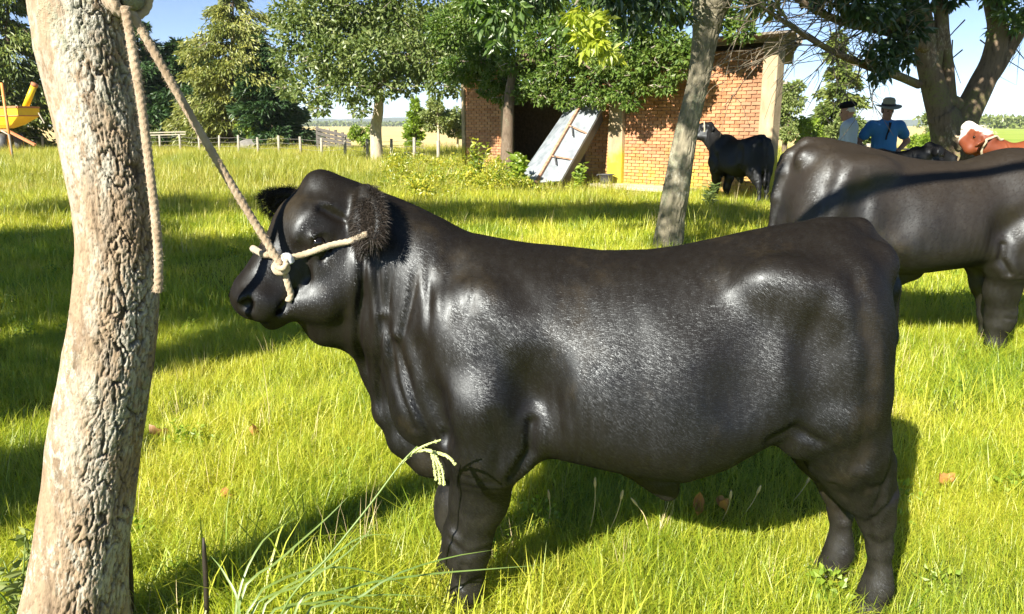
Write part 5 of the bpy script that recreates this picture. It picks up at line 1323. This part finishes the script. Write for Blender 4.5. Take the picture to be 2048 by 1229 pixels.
def set_lathe(root, name, prof, HP, RH, mat, off=(0, 0, 0), squash=(1, 1), wob=0.):
    V, F = lathe(prof, 32); V = V * [squash[0], squash[1], 1]
    if wob: V[:, 2] += wob * (np.hypot(V[:, 0], V[:, 1]) / .2) ** 2 * np.cos(2 * np.arctan2(V[:, 1], V[:, 0]))
    return ob(name, V @ RH.T + HP(*off), F, mat, root)
def brim_hat(root, HP, RH, hair):
    set_lathe(root, 'hat', [(.0, .105), (.03, .115), (.062, .108), (.082, .08), (.09, .0), (.092, -.01), (.13, -.016), (.172, -.012), (.178, -.006), (.172, -.002), (.13, -.004), (.098, .0), (.088, -.005), (.06, -.002), (.0, -.002)], HP, RH, M['felt_green'], (0, -.01, .075), (1, 1.1), .016)
    o = set_lathe(root, 'hat_band', [(.0945, .002), (.095, .03), (.088, .032), (.088, .002)], HP, RH, M['dark_hair'], (0, -.01, .075), (1, 1.1))
    set_lathe(root, 'hair', [(.0, .03), (.07, .02), (.083, -.02), (.08, -.06), (.06, -.065)], HP, RH, hair, (0, -.022, .045), (1, 1.12))
def beret(root, HP, RH, hair):
    set_lathe(root, 'beret', [(.0, .062), (.04, .06), (.085, .048), (.118, .022), (.122, .005), (.105, -.012), (.084, -.02), (.082, -.034), (.075, -.03), (.0, -.02)], HP, RH, M['felt_black'], (0, -.005, .095), (1, 1.12), .006)
    set_lathe(root, 'hair', [(.0, .03), (.07, .02), (.082, -.02), (.078, -.05), (.06, -.055)], HP, RH, hair, (0, -.022, .05), (1, 1.1))
man1 = make_man('person', 'man in a brimmed hat and blue polo shirt, hands on his hips', M['skin_dark'], M['shirt_blue'], M['trousers_dark'],
    dict(sh0=(-.195, .0, 1.395), el0=(-.335, .09, 1.16), wr0=(-.235, -.06, .99), sh1=(.195, .0, 1.395), el1=(.375, .08, 1.18), wr1=(.215, -.01, 1.04), head=(.0, -.02, 1.60),
         hand0=((.25, -.45, -.85), (.8, -.1, -.3), (.2, .9, -.3), 1., .5), hand1=((-.55, -.55, -.5), (-.7, .4, .3), (-.1, -.1, 1.), 1., .4), hem=.93), brim_hat, (.05, .18), M['dark_hair'], .55)
man1.scale = (1.075,) * 3; man1.location = (*P(1766, 300, 12.3)[:2], .0)
m = MB(); m.tube(spline([(0.0, -.118, 1.44), (-.01, -.145, 1.36), (-.035, -.150, 1.27), (-.045, -.150, 1.20)], 12), .011, 6); m.tube(spline([(0.02, -.118, 1.44), (-.002, -.145, 1.37), (-.02, -.152, 1.30)], 10), .009, 6); m.build('neck_lanyard', M['lace'], man1, True)
man2 = make_man('person', 'man in a black beret and loose pale shirt, turned away to the left', M['skin'], M['shirt_white'], M['trousers_grey'],
    dict(sh0=(-.185, .01, 1.38), el0=(-.22, .05, 1.10), wr0=(-.225, -.06, .86), sh1=(.185, .01, 1.38), el1=(.225, .05, 1.10), wr1=(.23, -.05, .86), head=(.0, -.045, 1.575),
         hand0=((.05, -.25, -1.), (1., -.2, -.1), (.1, -1., .1), 1., .35), hand1=((-.05, -.25, -1.), (-1., -.2, -.1), (-.1, -1., .1), 1., .35), hem=.84), beret, (.0, .12), M['white_hair'], .72, .009, .05)
man2.scale = (1.065,) * 3; man2.rotation_euler = (0, 0, -1.95); man2.location = (*P(1694, 300, 12.2)[:2], .02)
# ------------------------------------------------------------------ off-frame trees that shade the meadow
shade_tree('tall tree of the paddock row, its crown shading the far grass', -7.6, 2.2, 8.5, [(0, 0, 6., 1.3), (-.6, 2.8, 7., 1.2), (1.4, 2.3, 7., 1.25), (3.1, 2.4, 7., 1.2), (4.4, 3., 6.8, 1.1), (5.6, 3.2, 6.5, 1.), (-1., -.5, 5., 1.1), (.5, -1.3, 5., 1.), (1.1, -1.7, 5., 1.), (-.2, -.6, 5.2, 1.1), (-1.7, .4, 5.2, 1.1), (-.4, -2., 4.8, .9)], 38000, 81)
shade_tree('wide tree of the paddock row, its crown shading the left meadow', -11.0, 3.5, 8.0, [(0, 0, 5., 1.4), (.3, 2., 7., 1.4), (-2., 2.2, 7., 1.4), (1., .6, 5.2, 1.2), (2., -1.6, 5., 1.2), (-1.2, -.6, 5., 1.2)], 22000, 82)
shade_tree('low tree of the paddock row, nearest the lichened trunk', -5.2, -1.0, 4.0, [(.4, -.1, 3.3, .42), (-.4, .9, 3.6, .48), (.0, -.6, 3.4, .45), (.25, 1.6, 3.8, .40), (-.7, -.2, 3.3, .5), (-.9, 1.6, 3.6, .45)], 6500, 83)

# ------------------------------------------------------------------ grass and weeds (uncountable)
TUFTS = bpy.data.collections.new('grass_tufts')
def tuft(name, n, rad, hmin, hmax, wid, mat, seed, lean=.5, seg=3, clump=0.):
    r = np.random.default_rng(seed); a = r.uniform(0, 2 * math.pi, n); d = rad * np.sqrt(r.random(n)); base = np.stack([d * np.cos(a), d * np.sin(a), -.01 + 0 * a], 1)
    if clump: base *= r.choice([clump, 1.], n, p=[.6, .4])[:, None]
    H = r.uniform(hmin, hmax, n) * (.6 + .4 * r.random(n)); b = r.uniform(0, 2 * math.pi, n); out = np.stack([np.cos(b), np.sin(b), 0 * b], 1)
    s = np.stack([-np.sin(b + r.normal(0, .5, n)), np.cos(b), 0 * b], 1); ln = lean * r.random(n) ** .8; w = wid * r.uniform(.6, 1.3, n)
    t = np.linspace(0, 1, seg + 1); rows = []
    for i, q in enumerate(t):
        c = base + out * (ln * H * q ** 1.8)[:, None] + np.array([0, 0, 1.]) * (H * (q - .32 * ln * q ** 2.4))[:, None]
        rows += [c - s * (w * (1 - q) ** .6 * .5)[:, None], c + s * (w * (1 - q) ** .6 * .5)[:, None]] if i < seg else [c]
    V = np.stack(rows, 1); k = V.shape[1]; V = V.reshape(-1, 3); i0 = np.arange(n)[:, None] * k
    Q = np.concatenate([i0 + [[2 * j, 2 * j + 1, 2 * j + 3, 2 * j + 2]] for j in range(seg - 1)]) if seg > 1 else np.zeros((0, 4), int)
    T = i0 + [[2 * seg - 2, 2 * seg - 1, 2 * seg]]
    me = mesh_np(name, V, [Q, T], mat, True); o = bpy.data.objects.new(name, me); TUFTS.objects.link(o); return o
names = []
for i in range(6): tuft('a%d' % i, 110, .14, .06, .16, .0029, M['turf'], 100 + i, 1.35)
for i in range(4): tuft('b%d' % i, 55, .18, .12, .24, .0045, M['turf'], 120 + i, 1.3)
for i in range(5): tuft('c%d' % i, 46, .30, .30, .62, .011, M['tall_grass'], 140 + i, 1.)
for i in range(2): tuft('d%d' % i, 7, .10, .28, .50, .0030, M['straw'], 160 + i, .5)
for i in range(3): tuft('e%d' % i, 60, .22, .06, .16, .010, M['turf'], 170 + i, 1.2)
def scatter(name, label, pts, rot, scl, idx):
    me = bpy.data.meshes.new(name); me.vertices.add(len(pts)); me.vertices.foreach_set('co', np.asarray(pts, np.float32).ravel())
    for k, v in (('rot', rot), ('scl', scl)):
        a = me.attributes.new(k, 'FLOAT_VECTOR', 'POINT'); a.data.foreach_set('vector', np.asarray(v, np.float32).ravel())
    a = me.attributes.new('pick', 'INT', 'POINT'); a.data.foreach_set('value', np.asarray(idx, np.int32))
    o = link(name, me); tag(o, kind='stuff'); md = o.modifiers.new('scatter', 'NODES')
    ng = bpy.data.node_groups.new(name, 'GeometryNodeTree')
    ng.interface.new_socket('Geometry', in_out='INPUT', socket_type='NodeSocketGeometry'); ng.interface.new_socket('Geometry', in_out='OUTPUT', socket_type='NodeSocketGeometry')
    gi, go = ng.nodes.new('NodeGroupInput'), ng.nodes.new('NodeGroupOutput'); ip = ng.nodes.new('GeometryNodeInstanceOnPoints'); ci = ng.nodes.new('GeometryNodeCollectionInfo')
    ci.inputs['Collection'].default_value = TUFTS; ci.inputs['Separate Children'].default_value = True; ci.inputs['Reset Children'].default_value = True
    def attr(nm, ty):
        n = ng.nodes.new('GeometryNodeInputNamedAttribute'); n.data_type = ty; n.inputs['Name'].default_value = nm; return n.outputs['Attribute']
    L = ng.links.new
    L(gi.outputs[0], ip.inputs['Points']); L(ci.outputs[0], ip.inputs['Instance']); ip.inputs['Pick Instance'].default_value = True
    L(attr('pick', 'INT'), ip.inputs['Instance Index']); L(attr('rot', 'FLOAT_VECTOR'), ip.inputs['Rotation']); L(attr('scl', 'FLOAT_VECTOR'), ip.inputs['Scale'])
    L(ip.outputs[0], go.inputs[0]); md.node_group = ng; return o
order = sorted(o.name for o in TUFTS.objects); first = lambda c: [i for i, n in enumerate(order) if n[0] == c]
gr = np.random.default_rng(200)
def field(y0, y1, dens, kinds, smin, smax, hs=None, margin=1.6, keep=None):
    xm = .70 * y1 + margin; n = int(dens * 2 * xm * (y1 - y0)); x = gr.uniform(-xm, xm, n); y = gr.uniform(y0, y1, n)
    k = np.abs(x) < .70 * y + margin
    x, y = x[k], y[k]
    if keep is not None: k = gr.random(len(x)) < keep(x, y); x, y = x[k], y[k]
    # not inside the shed or on its apron
    rel = np.stack([x - SA[0], y - SA[1]], 1); s = rel @ SD; o = rel @ SN; k = ~((s > -.1) & (s < S_LEN) & (o < .08) & (o > -4.4)) & ~((s > s_of(1405)) & (s < s_of(1215)) & (o < 1.5) & (o > -.1)); x, y = x[k], y[k]
    n = len(x); sc = gr.uniform(smin, smax, n) * (.45 + 1.1 * fbm(np.stack([x * 1.6, y * 1.6, 0 * x], 1), 3))
    hz = sc * (hs(x, y) if hs else 1)
    pts = np.stack([x, y, 0 * x], 1); rot = np.stack([gr.normal(0, .09, n), gr.normal(0, .09, n), gr.uniform(0, 6.283, n)], 1)
    return pts, rot, np.stack([sc, sc, hz], 1), gr.choice(kinds, n)
def lay(name, *fs): scatter(name, '', *[np.concatenate([f[i] for f in fs]) for i in range(4)])
lay('grass', field(1.45, 3.2, 190, first('a'), .8, 1.25), field(3.2, 6., 110, first('a'), .9, 1.4), field(1.5, 6., 9, first('b'), .6, .95), field(1.6, 6., 3., first('d'), .4, .9), field(1.6, 9., 16, first('b'), 1.0, 1.6, None, 1.6, lambda x, y: smooth01(vnoise(np.stack([x * 1.1, y * 1.1, 0 * x + 3], 1)), .62, .8)), 
    field(6., 10., 48, first('e') + first('b'), .9, 1.4), field(10., 17., 26, first('e') + first('b'), 1.1, 1.7), field(7., 17., .8, first('d'), .7, 1.2))
tall = lambda x, y: smooth01(y - .15 * np.abs(x), 13, 22)
lay('long_grass', field(6.5, 12., 2.2, first('c'), .35, .6, None, 1.6, lambda x, y: (x < -2.6) * (.25 + .75 * (vnoise(np.stack([x, y, 0 * x], 1)) > .5))), field(11., 20., 9, first('c'), .45, .9, None, 1.6, lambda x, y: .12 + .88 * smooth01(y + 1.2 * np.minimum(x, 0) * -.3, 12, 20)), field(20., 33., 8, first('c'), .75, 1.25), field(33., 47., 4.5, first('c'), .9, 1.3))
# leafy yellow-green weeds along the shed's open side and in the middle distance
def weeds(name, clumps, n, L, W, seed, mat='weed_leaf'):
    rng = np.random.default_rng(seed); V, F = crown_leaves(clumps, n, L, W, rng, .2, .0, .8); return tag(ob(name, V, F, M[mat], None, False), kind='stuff')
cl = []
rw = np.random.default_rng(301)
for px0, px1, Y0, Y1, n, z, r in [(770, 930, 15, 21, 34, .22, .30), (930, 1050, 17, 20.5, 26, .30, .32), (780, 860, 22, 27, 12, .3, .4), (1040, 1180, 17.6, 18.6, 12, .14, .18), (860, 1000, 21, 23.5, 16, .35, .38)]:
    for _ in range(n):
        p = P(rw.uniform(px0, px1), 300, rw.uniform(Y0, Y1)); cl.append((p[0], p[1], z * rw.uniform(.3, 1.6), r * rw.uniform(.5, 1.2)))
weeds('weeds', cl, 9500, .085, .045, 302)
cl = []
for _ in range(150):
    y_ = rw.uniform(2.2, 9.); x_ = rw.uniform(-.7 * y_ - .5, .7 * y_ + .5); cl.append((x_, y_, rw.uniform(.02, .09), rw.uniform(.04, .10)))
weeds('clover', cl, 4200, .026, .020, 303, 'bright_bush')
def stem_plant(name, label, x, y, h, n, seed, mat, L=.09, W=.04, cat='plant', group=None, spread=.25):
    rng = np.random.default_rng(seed); root = empty(name, (x, y, 0)); tag(root, label, cat, group); m = MB(); pos, dirs = [], []
    for i in range(n):
        a = rng.uniform(0, 6.283); tip = np.array([math.cos(a) * spread * h * rng.uniform(.3, 1), math.sin(a) * spread * h * rng.uniform(.3, 1), h * rng.uniform(.65, 1.05)])
        pth = spline([(0, 0, -.02), tip * [.35, .35, .5], tip], 12); m.tube(pth, np.linspace(.006, .002, 12) * (h / .5) ** .5, 5)
        for j in range(2, 12):
            for q in range(2): pos.append(pth[j]); b = rng.uniform(0, 6.283); dirs.append([math.cos(b), math.sin(b), rng.uniform(-.1, .7)])
    m.build('stems', M['sedge'], root, True); V, F = leaf_quads(np.array(pos), np.array(dirs), L, W, rng, .2); ob('leaves', V, F, mat, root, False); return root
b = P(45, 1235, 2.05); stem_plant('leafy_weed', 'upright leafy weed at the left foot of the lichened trunk', b[0], 2.05, .34, 4, 311, M['far_green'], .055, .022)
b = P(1160, 300, 17.7); stem_plant('leafy_weed', 'tall leafy weed beside the lower end of the metal trough', b[0], 17.7, .85, 4, 312, M['bright_bush'], .14, .06)
b = P(955, 300, 18.8); stem_plant('shrub', 'yellow green shrub against the dark end of the shed', b[0], 18.8, 1.15, 9, 313, M['weed_leaf'], .13, .07, 'bush')
b = P(1032, 300, 18.4); stem_plant('shrub', 'broad leaved green shrub left of the metal trough', b[0], 18.4, .9, 7, 314, M['bright_bush'], .2, .12, 'bush')
b = P(1425, 300, 14.6); stem_plant('shrub', 'small grey green spiky plant in front of the bullock by the shed', b[0], 14.6, .42, 9, 315, M['far_green'], .16, .03, 'bush')

# long sedge leaves and a flowering stalk right in front of the camera
def blade(mb, pts, w, n=14, up=(0, 0, 1)):
    p = spline(pts, n); T, _, _ = frames(p); s = np.cross(T, (0, -.75, .6)); s /= np.linalg.norm(s, axis=1)[:, None]; t = np.linspace(0, 1, n); ww = w * np.clip(np.minimum(1, 3 * t + .35) * (1 - t ** 3), .02, 1)
    nn = np.cross(T, s); L, R = p - s * ww[:, None] / 2 - nn * ww[:, None] * .12, p + s * ww[:, None] / 2 - nn * ww[:, None] * .12
    i = np.arange(n - 1)[:, None]; V = np.concatenate([L, p, R]); mb.add(V, i + [[0, n, n + 1, 1]], i + [[n, 2 * n, 2 * n + 1, n + 1]])
sb = P(470, 1420, 1.62); sedge = empty('sedge_clump', (sb[0], 1.62, 0)); tag(sedge, 'clump of long arching grass leaves sprawling below the forelegs of the near bull', 'grass clump'); SBo = np.array([sb[0], 1.62, 0])
def fan(name, specs, w, mat):
    for pts in specs:
        m = MB(); q = [P(x, y, Y) for x, y, Y in pts]; q = [np.array([SBo[0], SBo[1], 0]) + (np.array([q[0][0], q[0][1], 0]) - SBo) * .5] + q
        for a in q: a[2] = max(a[2], .015)
        blade(m, np.array(q) - SBo, w); m.build(name, mat, sedge, True)
fan('leaf', [[(520, 1229, 1.75), (620, 1150, 1.85), (680, 1135, 1.9), (760, 1150, 1.95), (850, 1190, 1.98)], [(560, 1235, 1.75), (700, 1175, 1.85), (850, 1150, 1.93), (960, 1140, 1.97), (1090, 1130, 2.)], [(500, 1210, 1.7), (640, 1130, 1.85), (720, 1075, 1.92), (790, 1070, 1.95)],
 [(530, 1240, 1.72), (640, 1205, 1.8), (760, 1190, 1.86), (880, 1195, 1.9)], [(480, 1200, 1.72), (560, 1120, 1.8), (650, 1040, 1.9), (700, 990, 1.95)], [(610, 1229, 1.75), (700, 1205, 1.8), (790, 1150, 1.85), (900, 1115, 1.92), (990, 1100, 1.97)],
 [(500, 1229, 1.7), (600, 1170, 1.78), (690, 1110, 1.85), (760, 1040, 1.92)], [(480, 1229, 1.7), (450, 1150, 1.75), (420, 1110, 1.8)], [(660, 1229, 1.75), (720, 1215, 1.8), (820, 1225, 1.84)], [(590, 1225, 1.72), (640, 1185, 1.76), (740, 1205, 1.8)], [(470, 1229, 1.75), (520, 1090, 1.85), (600, 1030, 1.95)]], .0065, M['sedge'])
m = MB(); st = [P(x, y, Y) for x, y, Y in ((560, 1236, 1.70), (660, 1110, 1.74), (740, 1010, 1.78), (800, 930, 1.81), (835, 893, 1.83))]; m.tube(spline([np.array([st[0][0] - .05, 1.66, 0.0])] + st, 30) - SBo, np.linspace(.0036, .0022, 30), 6); m.build('stalk', M['sedge'], sedge, True)
for sp in ([(800, 930), (838, 897), (882, 880)], [(826, 905), (845, 901), (866, 903)], [(862, 900), (868, 930), (872, 962)], [(862, 900), (876, 935), (880, 970)], [(866, 902), (884, 940), (888, 972)], [(868, 905), (892, 912), (912, 930)]):
    q = [P(x, y, 1.83 - .01 * i) for i, (x, y) in enumerate(sp)]; m = MB(); pth = spline(q, 16) - SBo; m.tube(pth, np.linspace(.0030, .0022, 16), 6)
    r = np.random.default_rng(len(sp) + int(sp[0][0])); T, N_, B_ = frames(pth)
    for k in range(60):
        i = r.integers(0, 15); a = r.uniform(0, 6.28); c = pth[i] + (N_[i] * math.cos(a) + B_[i] * math.sin(a)) * .003; m.tube([c, c + T[i] * .004 + (c - pth[i]) * .4], [.0014, .0006], 4)
    m.build('seed_spike', M['seed'], sedge, True)
# dark dead stems standing in the grass by the trunk
for px, y0, y1, Y, lab in ((407, 1215, 1076, 1.98, 'dark flat dead stem standing in the grass below the rope end'), (257, 1225, 1070, 2.02, 'thin dark stem close beside the right foot of the lichened trunk')):
    t_ = P(px, y1, Y); b_ = P(px - 3, y0, Y); b_[2] = 0; m = MB(); m.tube(spline([b_, (b_ + t_) / 2 + [.004, 0, 0], t_], 10) - b_, [.0075] * 8 + [.006, .003], 7)
    o = m.build('dead_stem', M['dark_hair'], None, True); o.location = b_; tag(o, lab, 'stem')
# seed stalks in front of the hind legs, dry leaves
def g_at(px, py):
    d = ray(px, py); t = -EYE / d.z; return np.array([d.x * t, d.y * t, 0.])
for i, (px, py, tx, ty) in enumerate(((1210, 1080, 1245, 985), (1300, 1075, 1265, 1000), (1480, 1040, 1520, 975), (1440, 1050, 1462, 985), (1090, 1075, 1097, 985), (1580, 1010, 1620, 955), (1175, 1080, 1190, 960), (1985, 700, 2000, 600))):
    b_ = g_at(px, py); t_ = P(tx, ty, b_[1] - .03); m = MB(); pth = spline([b_, (b_ + t_) / 2 + [.012, 0, .01], t_], 12) - b_; m.tube(pth, np.linspace(.0022, .0012, 12), 5)
    o = m.build('seed_stalk', M['straw'], None, True); o.location = b_
    tag(o, ['dry seed stalk under the belly, leftmost of the group there', 'short seed stalk under the belly leaning to the left', 'seed stalk leaning right, under the flank of the near bull', 'upright seed stalk beneath the rear belly of the near bull', 'seed stalk just behind the near foreleg of the near bull', 'leaning seed stalk in front of the hind legs of the near bull', 'tall thin seed stalk behind the foreleg, reaching the belly line', 'long pale seed stalk in front of the foreleg of the second bull'][i], 'grass stalk', 'dry seed stalks around the bulls')
    L_ = np.linalg.norm(t_ - b_); m = MB(); T = pth[-1] - pth[-3]; T /= np.linalg.norm(T); m.tube(pth[-1] + T * np.linspace(-.035, .012, 6)[:, None], [.002, .0045, .0055, .005, .004, .001], 6); m.build('seed_head', M['straw'], o, True)
DL = [(320, 890, 'dry brown leaf lying in the grass right of the lichened trunk'), (512, 892, 'curled tan leaf in the grass below the chin of the near bull'), (446, 1020, 'upright orange brown leaf standing among the grass blades'), (1390, 1042, 'brown leaf under the belly of the near bull'), (1445, 1040, 'small tan leaf under the belly, beside another leaf'), (1690, 870, 'pale dry leaf in the sunny grass right of the hind legs'), (1890, 990, 'yellowish leaf in the sunny grass at the right')]
for i, (px, py, lab) in enumerate(DL):
    c = g_at(px, py) + [0, 0, .05]; r = np.random.default_rng(400 + i); u = np.linspace(-1, 1, 9); v = np.linspace(-1, 1, 5); U, W_ = np.meshgrid(u, v, indexing='ij')
    wd = .030 * (1 - U ** 2) ** .6 + .001; V = np.stack([U * .042, W_ * wd * .7, .03 * W_ ** 2 * (1 + .5 * U) + .015 * U ** 2 + .006 * r.normal(0, 1, U.shape)], -1).reshape(-1, 3)
    i0 = np.arange(8)[:, None] * 5 + np.arange(4)[None]; o = ob('fallen_leaf', V, np.stack([i0, i0 + 1, i0 + 6, i0 + 5], -1).reshape(-1, 4), M['dry_leaf'])
    o.location = c; o.rotation_euler = (r.normal(.2, .4), r.normal(0, .4) + (1.2 if i == 2 else 0), r.uniform(0, 6.28)); tag(o, lab, 'leaf')
# ------------------------------------------------------------------ thin morning haze over the plain
hz = bpy.data.materials.new('haze'); hz.use_nodes = True; ht = hz.node_tree; ht.nodes.clear()
ho = ht.nodes.new('ShaderNodeOutputMaterial'); hv = ht.nodes.new('ShaderNodeVolumePrincipled')
hv.inputs['Color'].default_value = (.80, .88, 1., 1); hv.inputs['Density'].default_value = .00014; ht.links.new(hv.outputs[0], ho.inputs['Volume'])
m = MB(); m.box((0, 3000, 59), (9000, 8000, 122)); tag(m.build('haze', hz), kind='stuff')
